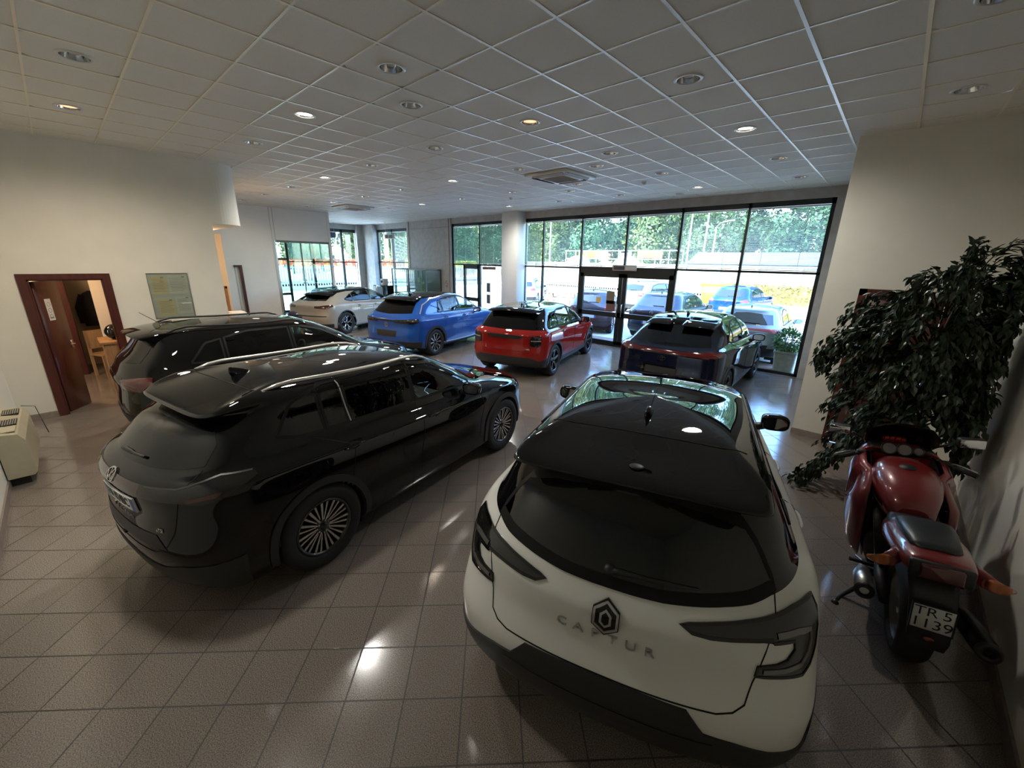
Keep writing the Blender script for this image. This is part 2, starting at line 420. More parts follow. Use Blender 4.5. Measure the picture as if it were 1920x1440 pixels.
# left shop window with its glass door
bars = [(-13.32, -10.15, 3.63, 3.73), (-13.32, -13.22, 0, 3.73), (-11.76, -11.70, 0, 3.73), (-10.22, -10.15, 0, 3.73), (-13.32, -10.15, 2.20, 2.26), (-13.32, -10.15, 0, .06)]
w3 = frame_x('window_3', Y_, bars, 'dark framed shop window left of the white column')
for a, b_ in [(-13.22, -11.76), (-11.70, -10.22)]:
    pane_x(w3, Y_ + .01, a, b_, 2.26, 3.63)
pane_x(w3, Y_ + .01, -11.70, -10.22, .06, 2.2); pane_x(w3, Y_ + .01, -13.22, -12.66, .06, 2.2)
d2 = frame_x('door_2', Y_, [(-12.66, -12.56, 0, 2.2), (-11.86, -11.76, 0, 2.2), (-12.66, -11.76, 2.08, 2.2), (-12.66, -11.76, .86, 1.0), (-12.66, -11.76, 0, .14)], 'dark framed glass side door')
pane_x(d2, Y_, -12.56, -11.86, 1.0, 2.08); pane_x(d2, Y_, -12.56, -11.86, .14, .86)
bars = [(-18.95, -16.35, 3.58, ZH), (-18.95, -18.88, 0, ZH), (-17.72, -17.60, 0, ZH), (-16.42, -16.35, 0, ZH), (-18.95, -16.35, 2.21, 2.26), (-18.95, -16.35, 0, .06)]
w4 = frame_x('window_4', Y_, bars, 'dark framed window right of the corner column')
for a, b_ in [(-18.88, -17.72), (-17.60, -16.42)]:
    pane_x(w4, Y_, a, b_, 2.26, 3.58); pane_x(w4, Y_, a, b_, .06, 2.21)
g = MB()
for (y0, y1, z0, z1) in [(6.3, 10.4, 3.56, ZH), (6.3, 6.37, 0, ZH), (7.0, 7.10, 0, ZH), (8.12, 8.22, 0, ZH), (9.55, 9.65, 0, ZH), (10.3, 10.4, 0, ZH), (7.1, 10.4, 2.17, 2.22), (6.3, 7.1, 2.25, 2.35), (6.3, 7.1, .75, .85), (6.3, 10.4, 0, .08)]:
    g.box(-20.12, -20.05, y0, y1, z0, z1)
w5 = struct('window_5', g, DARKMETAL, label='dark framed end window seen past the glass office')
for (y0, y1) in [(6.37, 7.0), (7.1, 8.12), (8.22, 9.55), (9.65, 10.3)]:
    MB().box(-20.09, -20.08, y0, y1, .08, 3.56).build('pane', PANE, w5)

# venetian blinds in the upper lights
BLS = mat('blind_slat', (.62, .66, .60), .5); BLG = mat('blind_slat_green', (.20, .33, .27), .5)
def blind(axis, a, b_, y, z0, z1, tilt, m, label, grp, cords):
    root = empty('venetian_blind', ((a + b_) / 2, y, z0) if axis == 'x' else (y, (a + b_) / 2, z0), 0 if axis == 'x' else PI / 2, label, 'blind', grp)
    w = (b_ - a) / 2 - .01; h = z1 - z0
    MB().box(-w, w, -.02, .02, h - .035, h).build('headrail', BLS, root)
    g = MB(); n = int((h - .06) / .024); c, s_ = math.cos(tilt) * .0115, math.sin(tilt) * .0115
    for i in range(n):
        z = .03 + i * .024
        g.add([(-w, -c, z - s_), (w, -c, z - s_), (w, 0, z + .0015), (-w, 0, z + .0015), (w, c, z + s_), (-w, c, z + s_)], [(0, 1, 2, 3), (3, 2, 4, 5)], 0, True)
    g.build('slats', m, root, recalc=False)
    MB().box(-w, w, -.012, .012, .0, .02).build('bottom_rail', BLS, root)
    for k in range(cords):
        x = -w + 2 * w * (k + .5) / cords
        MB().box(x - .004, x + .004, -.013, -.011, .01, h - .03).build('ladder_cord', BLS, root)
    return root
gl = 'venetian blinds of the large shop window'
nm = ['rightmost', 'second from right', 'third from right', 'third from left', 'second from left']
for (a, b_), n_, t in zip(list(zip(ms[1:], ms[:-1]))[:5], nm, (.46, .40, .14, .14, .16)):
    blind('x', a + .03, b_ - .035, 10.845, 2.29, 3.61, t, BLS, 'open slatted blind in the large shop window, %s of its row' % n_, gl, 2)
blind('x', -9.45, -8.75, 10.845, 2.27, 3.61, .75, BLG, 'narrow green blind with tilted slats just right of the white column', gl, 2)
blind('x', -13.21, -11.77, 10.845, 2.27, 3.62, .85, BLG, 'closed green blind over the glass side door', 'closed blinds left of the white column', 3)
blind('x', -11.69, -10.2, 10.845, 2.27, 3.62, .95, BLG, 'closed dark green blind touching the left of the white column', 'closed blinds left of the white column', 3)
blind('y', 8.23, 9.54, -20.0, 2.24, 3.55, .75, BLG, 'green blind behind the dark sign in the end window', 'blinds of the far windows', 3)
blind('y', 7.11, 8.11, -20.0, 2.24, 3.55, .65, BLG, 'green blind in the far end window, behind the glass office', 'blinds of the far windows', 3)
blind('x', -17.59, -16.43, 10.845, 2.27, 3.57, .25, BLS, 'pale blind behind the hanging sign', 'blinds of the far windows', 3)

# ------------------------------------------------------------------ brown doors
def door_frame_x(name, X, y0, y1, z1, label):      # casing on the left wall, faces +x
    g = MB().box(X, X + .02, y0 - .09, y0, 0, z1 + .08).box(X, X + .02, y1, y1 + .09, 0, z1 + .08).box(X, X + .02, y0, y1, z1, z1 + .08)
    g.box(X - .14, X, y0, y0 + .02, 0, z1).box(X - .14, X, y1 - .02, y1, 0, z1).box(X - .14, X, y0, y1, z1 - .02, z1)
    return struct(name, g, BROWNW, None, label)
d3 = door_frame_x('door_3', XW, -.32, .46, 2.03, 'open brown wooden door to the back office')
lf = MB().bbox(-.02, .02, 0, .46, .01, 2.0, .003, 1).build('door_leaf', BROWNW, d3, loc=(XW - .12, -.30, 0))
lf.rotation_euler = (0, 0, math.radians(57.6))
MB().tube([(.02, .41, 1.02), (.06, .41, 1.02), (.06, .31, 1.02)], .009, 8).bbox(.018, .028, .39, .43, .95, 1.08, .003, 1).build('door_handle', CHROME, lf)
nt = MB().box(.0205, .0215, .13, .24, 1.42, 1.74).build('paper_notice', PAPER, lf)
g = MB()
for k in range(3):
    g.tube([(.0225, .185 + .03 * math.cos(a), 1.66 - .09 * k + .03 * math.sin(a)) for a in np.linspace(0, 2 * PI, 10)], .003, 4)
g.box(.0215, .0225, .15, .22, 1.45, 1.47)
g.build('notice_print', mat('grey_print', (.25, .24, .23), .8), lf)
g = MB().box(-.36, -.28, 7.005, 7.03, 0, 2.14).box(.45, .53, 7.005, 7.03, 0, 2.14).box(-.36, .53, 7.005, 7.03, 2.06, 2.14)
d4 = struct('door_4', g, BROWNW, label='closed dark brown door behind the potted fig')
MB().bbox(-.28, .45, 7.04, 7.08, .01, 2.06, .004, 1).build('door_leaf', BROWNW, d4)
MB().tube([(-.22, 7.04, 1.03), (-.22, 6.99, 1.03), (-.12, 6.99, 1.03)], .009, 8).build('door_handle', CHROME, d4)
# tall wooden door edge in the passage
d5 = struct('door_5', MB().box(-15.64, -15.55, 4.0, 4.07, 0, 2.12).box(-15.64, -15.58, 3.86, 4.0, 2.05, 2.12), BROWNW, label='narrow brown door edge on the white partition wall')
MB().box(-15.645, -15.63, 3.88, 4.0, .5, 2.05).build('pane', mat('pale_glass', (.55, .57, .52), .1), d5)

# back office seen through the open door
g = MB().box(-13.2, -13.05, -1.9, 1.86, 0, 2.7).box(-13.2, XW - .14, -2.0, -1.9, 0, 2.7).box(-13.2, XW - .14, 1.72, 1.86, 0, 2.7)
g.box(-11.2, -11.1, .36, 1.72, 0, 2.7)
struct('wall_backroom', g, noisy('warm_plaster', (.62, .52, .40), (.58, .48, .37), 3, .85))
struct('ceiling_backroom', MB().box(-13.2, XW - .14, -2, 1.88, 2.7, 2.8), WALLC)
# ------------------------------------------------------------------ cars
GL_DARK = glass('car_glass_privacy', (.035, .04, .04), ior=1.6)
GL_FRONT = glass('car_glass_clear', (.50, .56, .53), ior=1.55)
BLACKGL = mat('black_gloss', (.004, .004, .0045), .08, 0, 1.0, .02)
BLACKGL.node_tree.nodes['Principled BSDF'].inputs['Specular IOR Level'].default_value = 0
CLAD = noisy('grey_cladding', (.018, .018, .018), (.014, .014, .014), 300, .55)
FRIT = mat('window_rubber', (.006, .006, .006), .6, spec=.2)
SEAM = mat('shut_gap', (.002, .002, .002), .9)
TYRE = noisy('tyre_rubber', (.013, .013, .013), (.009, .009, .009), 60, .75)
RIMS = mat('alloy_machined', (.55, .54, .53), .25, 1.0)
RIMD = mat('alloy_black', (.008, .008, .008), .3, 0, .6)
REDL = mat('red_lens', (.075, .004, .004), .12, 0, 1.0)
SMOKE = mat('smoked_lens', (.012, .011, .0105), .1, 0, 1.0, spec=.2)
CLEARL = mat('clear_lens', (.5, .5, .48), .1, 0, 1.0)
MIRR = mat('mirror_glass', (.8, .82, .83), .02, 1.0)
SEATM = mat('seat_cloth', (.02, .02, .021), .8)
PLATEW = mat('plate_white', (.72, .72, .69), .4)
PLATEB = mat('plate_blue', (.03, .07, .35), .4)
PRINT = mat('plate_print', (.01, .01, .012), .5)
WELL = mat('wheel_well', (.006, .006, .006), .9)

def pchip(x, xp, fp):
    """monotone cubic through (xp, fp), vector x"""
    xp = np.asarray(xp, float); fp = np.asarray(fp, float)
    h = np.diff(xp); d = np.diff(fp) / h
    m = np.zeros_like(fp)
    for i in range(1, len(xp) - 1):
        if d[i - 1] * d[i] > 0:
            w1, w2 = 2 * h[i] + h[i - 1], h[i] + 2 * h[i - 1]
            m[i] = (w1 + w2) / (w1 / d[i - 1] + w2 / d[i])
    m[0], m[-1] = d[0], d[-1]
    k = np.clip(np.searchsorted(xp, x) - 1, 0, len(xp) - 2)
    t = np.clip((x - xp[k]) / h[k], 0, 1)
    return ((1 + 2 * t) * (1 - t) ** 2 * fp[k] + t * (1 - t) ** 2 * h[k] * m[k] + t * t * (3 - 2 * t) * fp[k + 1] + t * t * (t - 1) * h[k] * m[k + 1])

# ring rows:  xr, zr (rear centre) | f, zf (front centre, measured back from the nose) | w (half width) | zsr, zsf (height at the rear / front of the side) | dr, df (depth of the rounded ends)
BASE_ROWS = [
 (.34, .24, .36, .22, .70, .22, .22, .36, .45),
 (.12, .30, .13, .25, .84, .24, .24, .40, .55),
 (.01, .45, .02, .42, .885, .42, .42, .42, .75),
 (.00, .58, .00, .58, .885, .58, .58, .42, .80),
 (.05, .80, .03, .74, .90, .78, .76, .42, .82),
 (.045, .93, .14, .86, .89, .92, .88, .44, .80),
 (.10, 1.02, .50, .95, .862, .985, .955, .48, .78),
 (.16, 1.09, .93, 1.03, .80, 1.04, 1.005, .50, .55),
 (.33, 1.27, 1.36, 1.25, .715, 1.26, 1.24, .50, .45),
 (.46, 1.41, 1.75, 1.43, .625, 1.43, 1.42, .48, .42),
 (.50, 1.47, 1.95, 1.495, .555, 1.495, 1.48, .42, .42),
 (.80, 1.52, 2.22, 1.53, .38, 1.535, 1.525, .38, .40),
 (1.25, 1.552, 2.75, 1.557, .0, 1.567, 1.56, .30, .40)]

def rows_for(L, Wd, H, over=None):
    out = []
    kz = H / 1.576; kw = Wd / 1.80; kx = L / 4.24
    for i, r in enumerate(BASE_ROWS):
        r = list(r)
        for j in (1, 3, 5, 6): r[j] *= kz
        r[4] *= kw; r[0] *= kx; r[2] *= kx; r.append(0.0)
        if over and i in over:
            for k, v in over[i].items(): r['xr zr f zf w zsr zsf dr df nr'.split().index(k)] = v
        out.append(r)
    return out

def ptin(P, poly):
    """vectorised point-in-polygon"""
    x, y = P[:, 0], P[:, 1]; ins = np.zeros(len(P), bool); n = len(poly)
    for i in range(n):
        x1, y1 = poly[i]; x2, y2 = poly[(i + 1) % n]
        c = (y1 > y) != (y2 > y)
        with np.errstate(divide='ignore', invalid='ignore'):
            ins ^= c & (x < (x2 - x1) * (y - y1) / (y2 - y1 + 1e-12) + x1)
    return ins
def pdist(P, poly):
    d = np.full(len(P), 1e9); n = len(poly)
    for i in range(n):
        a = np.array(poly[i]); b = np.array(poly[(i + 1) % n]); ab = b - a
        t = np.clip(((P - a) @ ab) / (ab @ ab + 1e-12), 0, 1)
        d = np.minimum(d, np.linalg.norm(P - (a + t[:, None] * ab), axis=1))
    return d

class Car:
    def __init__(s, name, loc, head, L, Wd, H, rows, bodymat, label, cat='car', group=None, nu=200, nv=5, nr=3.2, nf=2.6, wb=(.8, 2.64), rt=.345, cell=.05):
        s.L, s.W, s.H = L, Wd, H; s.cell = cell; s.axles = (wb[0], wb[0] + wb[1]); s.rt = rt; s.cuts = []; s.bodymat = bodymat
        s.root = empty(name, (loc[0], loc[1], loc[2] if len(loc) > 2 else 0), head, label, cat, group)
        R = np.array(rows, float); k = len(R); R[R[:, 9] == 0, 9] = nr
        tv = np.linspace(0, k - 1, (k - 1) * nv + 1)
        T = np.stack([pchip(tv, np.arange(k), R[:, j]) for j in range(10)], 1)
        for q in range(nv + 1):      # the crown of the roof is level across the centre line
            t = q / nv
            for j in (1, 3, 5, 6): T[-1 - nv + q, j] = R[-1, j] - (R[-1, j] - R[-2, j]) * (1 - t) ** 2
            T[-1 - nv + q, 4] = R[-2, 4] * (1 - t)
        T[-1, 4] = .002
        nh = nu // 2
        # plan samples: even along a typical outline (rear arc, side, front arc)
        V = []
        na, nb = int(nh * .26), int(nh * .30); ns = nh - na - nb
        for (xr, zr, f, zf, w, zsr, zsf, dr, df, nr) in T:
            xf = L - f
            if dr + df > (xf - xr) * .98:
                q = (xf - xr) * .98 / (dr + df); dr *= q; df *= q
            t = np.linspace(0, PI / 2, na, endpoint=False)
            t = t + .0
            yr = w * np.sin(t) ** (2 / nr); xr_ = xr + dr * (1 - np.cos(t) ** (2 / nr))
            xs = np.linspace(xr + dr, xf - df, ns, endpoint=False); ys = np.full(ns, w)
            t = np.linspace(PI / 2, 0, nb + 1)
            yf = w * np.sin(t) ** (2 / nf); xf_ = xf - df * (1 - np.cos(t) ** (2 / nf))
            yf[-1] = 0
            x = np.concatenate([xr_, xs, xf_]); y = np.concatenate([yr, ys, yf])
            xc = (xr + xf) / 2; y = y * (1 - .03 * ((x - xc) / (L / 2)) ** 2)
            z = pchip(x, [xr - 1e-3, xr + dr + .05, max(xf - df, xr + dr + .1), xf + 1e-3], [zr, zsr, zsf, zf])
            half = np.stack([x, y, z], 1)
            other = half[1:-1][::-1] * np.array([1, -1, 1])
            V.append(np.concatenate([half, other]))
        V = np.array(V); nvr, nur = V.shape[:2]
        s.V = V
        P = V.reshape(-1, 3)
        i, j = np.meshgrid(np.arange(nvr - 1), np.arange(nur), indexing='ij'); j2 = (j + 1) % nur
        F = np.stack([i * nur + j2, i * nur + j, (i + 1) * nur + j, (i + 1) * nur + j2], -1).reshape(-1, 4)
        s.P, s.F = P, F
        s.bvh = BVHTree.FromPolygons([Vector(p) for p in P], [tuple(f) for f in F])
        s.nur = nur
    # --- mapping of flat coordinates onto the body
    def ray(s, mode, a, b):
        L = s.L
        if mode == 'L': return Vector((a, 2, b)), Vector((0, -1, 0))
        if mode == 'R': return Vector((a, -2, b)), Vector((0, 1, 0))
        if mode == 'rear': return Vector((-2, a, b)), Vector((1, 0, 0))
        if mode == 'front': return Vector((L + 2, a, b)), Vector((-1, 0, 0))
        if mode == 'top': return Vector((a, b, 4)), Vector((0, 0, -1))
        if mode in ('rc', 'fc'):
            c = 1.0; q = abs(a); w = s.W / 2
            if q <= w: th = math.atan2(q, c)
            else: th = math.atan2(w, c - (q - w)) if mode else 0
            th = math.copysign(th, a)
            d = Vector((-math.cos(th), math.sin(th), 0)); o = Vector((c, 0, b))
            if mode == 'fc': d.x = -d.x; o.x = L - c
            return o + d * 4, -d
        if mode == 'ws': return Vector((L - 1.2, a, b)) + Vector((3, 0, 0)), Vector((-1, 0, 0))
    def hit(s, mode, a, b, off=0.0):
        o, d = s.ray(mode, a, b)
        p, n, i, t = s.bvh.ray_cast(o, d)
        if p is None:
            c = o + d * (2 if mode != 'top' else 3)
            best = None
            for k in range(0, 60):
                q = o + d * (k * .1)
                r = s.bvh.find_nearest(q)
                if best is None or r[3] < best[3]: best = r
            p, n = best[0], best[1]
        if n.dot(d) > 0: n = -n
        return p + n * off, n
    def grid(s, poly, cell):
        bm = bmesh.new()
        f = bm.faces.new([bm.verts.new((a, b, 0)) for a, b in poly])
        bmesh.ops.triangulate(bm, faces=[f])
        A = np.array(poly)
        for ax in (0, 1):
            lo, hi = A[:, ax].min(), A[:, ax].max(); n = int((hi - lo) / cell)
            for k in range(1, n + 1):
                c = lo + (hi - lo) * k / (n + 1)
                co = Vector((c, 0, 0)) if ax == 0 else Vector((0, c, 0)); no = Vector((1, 0, 0)) if ax == 0 else Vector((0, 1, 0))
                bmesh.ops.bisect_plane(bm, geom=bm.verts[:] + bm.edges[:] + bm.faces[:], plane_co=co, plane_no=no, dist=1e-5)
        bmesh.ops.remove_doubles(bm, verts=bm.verts[:], dist=1e-5)
        bm.verts.index_update()
        V = [(v.co.x, v.co.y) for v in bm.verts]; F = [[v.index for v in f.verts] for f in bm.faces]
        E = [[v.index for v in e.verts] for e in bm.edges if len(e.link_faces) == 1]
        bm.free()
        return V, F, E
    def conform(s, V, F, E, mode, off, depth):
        P = []; Q = []
        for a, b in V:
            p, n = s.hit(mode, a, b)
            P.append(p + n * off); Q.append(p - n * depth)
        mb = MB(); mb.add(P, F, 0, True)
        # orient outward
        n = len(P); k = 0
        vs = list(P); fs = []
        ids = {}
        for a, b in E:
            base = len(vs)
            vs += [P[a], P[b], Q[b], Q[a]]; fs.append((base, base + 1, base + 2, base + 3))
        mb.add(vs[n:], [tuple(i - n for i in f) for f in fs], 0, False)
        return mb
    def patch(s, name, poly, mode, m, off=.004, depth=.006, parent=None, cut=None, cell=None, label=None, smooth=False, z=0):
        if smooth: poly = crom(poly, 5, True)
        V, F, E = s.grid(poly, cell or s.cell)
        mb = s.conform(V, F, E, mode, off, depth)
        if cut is not None: s.cuts.append((mode, poly, cut))
        o = mb.build(name, m, parent or s.root)
        if label: o['label'] = label
        return o
    def both(s, name, poly, mode, m, **k):
        r = []
        for sg in (1, -1):
            if mode in ('L', 'R'): r.append(s.patch(name, poly, 'L' if sg > 0 else 'R', m, **k))
            elif mode == 'top': r.append(s.patch(name, [(a, b * sg) for a, b in poly], mode, m, **k))
            else: r.append(s.patch(name, [(a * sg, b) for a, b in poly], mode, m, **k))
        return r
    def strip(s, name, pts, width, mode, m, off=.003, closed=False, parent=None, step=.04, mb=None, depth=.004):
        """thin ribbon along a polyline (shut lines, trim)"""
        P = [np.array(p, float) for p in pts]
        if closed: P.append(P[0])
        Q = []
        for a, b in zip(P[:-1], P[1:]):
            n = max(1, int(np.linalg.norm(b - a) / step))
            Q += [a + (b - a) * t / n for t in range(n)]
        if not closed: Q.append(P[-1])
        k = len(Q); V = []; F = []; E = []
        for i in range(k):
            if closed: t = Q[(i + 1) % k] - Q[i - 1]
            else: t = Q[min(i + 1, k - 1)] - Q[max(i - 1, 0)]
            t = t / (np.linalg.norm(t) + 1e-9); nn = np.array([-t[1], t[0]]) * width / 2
            V += [tuple(Q[i] + nn), tuple(Q[i] - nn)]
        for i in range(k if closed else k - 1):
            j = (i + 1) % k
            F.append((2 * i, 2 * i + 1, 2 * j + 1, 2 * j)); E += [(2 * i, 2 * j), (2 * i + 1, 2 * j + 1)]
        g = s.conform(V, F, E, mode, off, depth)
        if mb is not None:
            mb.add(g.v, g.f, 0, True); return mb
        return g.build(name, m, parent or s.root)
    def text(s, name, txt, mode, a, b, size, m, off=.006, spacing=1.0, flip=True, parent=None, bold=0.0, sx=1.0):
        V, F = text2d(txt, size, spacing=spacing, bold=bold)
        V = [(a + (-x if flip else x) * sx, b + y) for x, y in V]
        E = []
        cnt = {}
        for f in F:
            for i in range(len(f)):
                e = tuple(sorted((f[i], f[(i + 1) % len(f)]))); cnt[e] = cnt.get(e, 0) + 1
        E = [e for e, c in cnt.items() if c == 1]
        return s.conform(V, F, E, mode, off, .0).build(name, m, parent or s.root)
    def finish(s, roof=None, split=10 ** 6):
        """body sheet with the window and wheel-arch openings taken out"""
        C = s.P[s.F].mean(1); keep = np.ones(len(s.F), bool)
        n = np.cross(s.P[s.F[:, 2]] - s.P[s.F[:, 0]], s.P[s.F[:, 3]] - s.P[s.F[:, 1]])
        for mode, poly, mg in s.cuts:
            if mode == 'L': Q, ok = C[:, [0, 2]], (C[:, 1] > 0) & (n[:, 1] > 0)
            elif mode == 'R': Q, ok = C[:, [0, 2]], (C[:, 1] < 0) & (n[:, 1] < 0)
            elif mode == 'rear': Q, ok = C[:, [1, 2]], (n[:, 0] < 0) & (C[:, 0] < s.L / 2)
            elif mode in ('front', 'ws'): Q, ok = C[:, [1, 2]], (n[:, 0] > 0) & (C[:, 0] > s.L / 2 - .2)
            elif mode == 'top': Q, ok = C[:, [0, 1]], (n[:, 2] > 0)
            else: continue
            keep &= ~(ok & ptin(Q, poly) & (pdist(Q, poly) > mg))
        ra = s.rt + .035
        for xa in s.axles:
            d = np.hypot(C[:, 0] - xa, C[:, 2] - s.rt)
            keep &= ~((d < ra) & (np.abs(C[:, 1]) > .5))
        ring = np.repeat(np.arange(len(s.F) // s.nur), s.nur)
        o = None
        for nm, sel, mm in (('body', keep & (ring < split), s.bodymat), ('roof', keep & (ring >= split), roof or s.bodymat)):
            if not sel.any(): continue
            me = bpy.data.meshes.new(nm); me.from_pydata(s.P.tolist(), [], s.F[sel].tolist())
            me.polygons.foreach_set('use_smooth', [True] * len(me.polygons)); me.materials.append(mm); me.update()
            bm = bmesh.new(); bm.from_mesh(me)
            bmesh.ops.delete(bm, geom=[v for v in bm.verts if not v.link_faces], context='VERTS')
            bm.to_mesh(me); bm.free()
            q = bpy.data.objects.new(nm, me); COL.objects.link(q); q.parent = s.root
            o = o or q
        # wells and floor pan
        g = MB()
        for xa in s.axles:
            for sg in (1, -1):
                yo, yi = sg * (s.W / 2 - .075), sg * (s.W / 2 - .36)
                a = np.linspace(-.15 * PI, 1.15 * PI, 22)
                r = ra + .012
                g.loft([[(xa + r * math.cos(t), y, s.rt + r * math.sin(t)) for t in a] for y in (yo, yi)], 0, True, False, False)
                g.add([(xa + r * math.cos(t), yi, s.rt + r * math.sin(t)) for t in a], [tuple(range(len(a)))], 0)
        w = s.W / 2 - .37
        g.box(.35, s.L - .4, -w, w, .20, .30); g.box(s.axles[0] + .42, s.axles[1] - .42, -w - .27, w + .27, .20, .30)
        g.build('floor_pan', WELL, s.root)
        return o
    # --- common parts
    def arches(s, m=None, w=.06, zlow=None, off=.012):
        for xa in s.axles:
            for sd in 'LR':
                r0, r1 = s.rt + .03, s.rt + .03 + w
                zl = (.24 if zlow is None else zlow) - s.rt
                a0 = math.asin(max(-1, zl / r1)); a0b = math.asin(max(-1, zl / r0))
                out = [(xa + r1 * math.cos(t), s.rt + r1 * math.sin(t)) for t in np.linspace(a0, PI - a0, 30)]
                inn = [(xa + r0 * math.cos(t), s.rt + r0 * math.sin(t)) for t in np.linspace(PI - a0b, a0b, 30)]
                V = []; F = []; E = []
                inn = inn[::-1]
                for o_, i_ in zip(out, inn):
                    V += [o_, ((o_[0] + i_[0]) / 2, (o_[1] + i_[1]) / 2), i_]
                for i in range(29):
                    for q in (0, 1): F.append((3 * i + q, 3 * i + q + 1, 3 * i + q + 4, 3 * i + q + 3))
                    E += [(3 * i, 3 * i + 3), (3 * i + 2, 3 * i + 5)]
                s.conform(V, F, E, sd, off, .03).build('wheel_arch', m or CLAD, s.root)
    def wheels(s, style, rim=.235, faces=RIMS, dark=RIMD, tw=.215, capm=None, y=None):
        for xa in s.axles:
            for sg in (1, -1):
                yo = sg * ((s.W / 2 - .028) if y is None else y)
                M = Matrix.Translation((xa, yo, s.rt)) @ Matrix.Rotation(-sg * PI / 2, 4, 'X')   # local z points outwards
                R = s.rt; t = MB()
                prof = [(rim + .004, -tw + .01), (rim + .03, -tw), (R - .03, -tw - .004), (R - .006, -tw + .02), (R, -tw + .05), (R, -.045), (R - .006, -.018), (R - .03, .004), (R - .055, .008), (rim + .03, .003), (rim + .008, -.006), (rim + .004, -.014)]
                t.lathe(prof, M, 48)
                if s.cell < .045:
                    for q in (-.04, -.085, -.13, -.17):
                        t.lathe([(R + .0005, q - .003), (R - .004, q), (R + .0005, q + .003)], M, 48)
                ty = t.build('wheel', TYRE, s.root)
                g = MB(); g.lathe([(rim + .004, -.006), (rim + .0, -.002), (rim - .014, -.006), (rim - .022, -.03), (rim - .03, -tw + .02)], M, 40, 1)
                g.lathe([(rim - .03, -.13), (.05, -.12), (.002, -.12)], M, 24, 1)
                g.lathe([(.075, -.10), (.07, -.035), (.045, -.026), (.001, -.026)], M, 20, 1)
                def spoke(a, r0, r1, w0, w1, h0=-.03, h1=-.012, th=.03, mi=0, tw_=0.0):
                    c, s_ = math.cos(a), math.sin(a); c2, s2 = math.cos(a + tw_), math.sin(a + tw_)
                    pts = []
                    for (r, w, h, cc, ss) in ((r0, w0, h0, c, s_), (r1, w1, h1, c2, s2)):
                        pts.append([(r * cc - w * ss, r * ss + w * cc, h), (r * cc + w * ss, r * ss - w * cc, h), (r * cc + w * ss, r * ss - w * cc, h - th), (r * cc - w * ss, r * ss + w * cc, h - th)])
                    v = [M @ Vector(p) for p in pts[0] + pts[1]]
                    g.add(v, [(0, 1, 5, 4)], mi); g.add(v, [(1, 2, 6, 5), (3, 0, 4, 7), (2, 3, 7, 6)], 1)
                if style == 'fan':
                    for k in range(12):
                        a = 2 * PI * k / 12
                        spoke(a, .05, rim - .012, .006, .011); spoke(a + .26, .06, rim - .012, .004, .009, -.036, -.02)
                elif style == 'five':
                    for k in range(5):
                        a = 2 * PI * k / 5 + .3
                        spoke(a, .05, rim - .01, .028, .034, mi=1); spoke(a, .12, rim - .008, .006, .008, -.018, -.008, mi=0)
                elif style == 'ten':
                    for k in range(10):
                        a = 2 * PI * k / 10; spoke(a, .05, rim - .01, .010, .024)
                elif style == 'star':
                    for k in range(5):
                        a = 2 * PI * k / 5 + .2
                        spoke(a, .05, .15, .018, .014); spoke(a, .145, rim - .01, .012, .012, tw_=.28); spoke(a, .145, rim - .01, .012, .012, tw_=-.28)
                else:
                    for k in range(7):
                        a = 2 * PI * k / 7; spoke(a, .05, rim - .01, .016, .022)
                rm = g.build('rim', [faces, dark], ty)
                h = MB().lathe([(.032, -.03), (.030, -.014), (.022, -.010), (.001, -.010)], M, 20)
                h.build('hub_cap', capm or BLACKGL, rm)
                if s.cell < .06:
                    b = MB()
                    for k in range(5):
                        a = 2 * PI * k / 5; p = Vector((.052 * math.cos(a), .052 * math.sin(a), -.032)); b.cyl(M @ p, M @ (p + Vector((0, 0, .012))), .008, n=6)
                    b.build('wheel_nuts', STEEL, rm)
    def side_glass(s, low, up, splits, mats, gap=.022, cut=.02, frit=True, off=.003):
        """low/up: (x, z) lines of the side window opening; splits: x of pillars"""
        def cl(line, x):
            P = sorted(line); return float(np.interp(x, [p[0] for p in P], [p[1] for p in P]))
        xs = sorted(set([p[0] for p in low] + [p[0] for p in up]))
        xa, xb = min(low)[0], max(low)[0]
        if frit:
            poly = [p for p in low] + [p for p in sorted(up, reverse=True)]
            cx = sum(p[0] for p in poly) / len(poly); cz = sum(p[1] for p in poly) / len(poly)
        bounds = [xs[0]] + splits + [xs[-1]]
        for i in range(len(bounds) - 1):
            a, b = bounds[i] + (gap if i else 0), bounds[i + 1] - (gap if i < len(bounds) - 2 else 0)
            q = [x for x in np.linspace(a, b, 14)]
            lo = [(x, cl(low, x)) for x in q]; hi = [(x, cl(up, x)) for x in reversed(q)]
            hi = [p for p in hi if p[1] > cl(low, p[0]) + .006]
            poly = lo + hi
            poly = [p for k, p in enumerate(poly) if k == 0 or math.hypot(p[0] - poly[k - 1][0], p[1] - poly[k - 1][1]) > .004]
            for sd in 'LR':
                w = s.patch('side_window', poly, sd, mats[i], off=off, cut=cut, depth=.004)
                s.strip('window_seal', poly, .024, sd, FRIT, off=off + .002, closed=True, parent=w, step=.06)
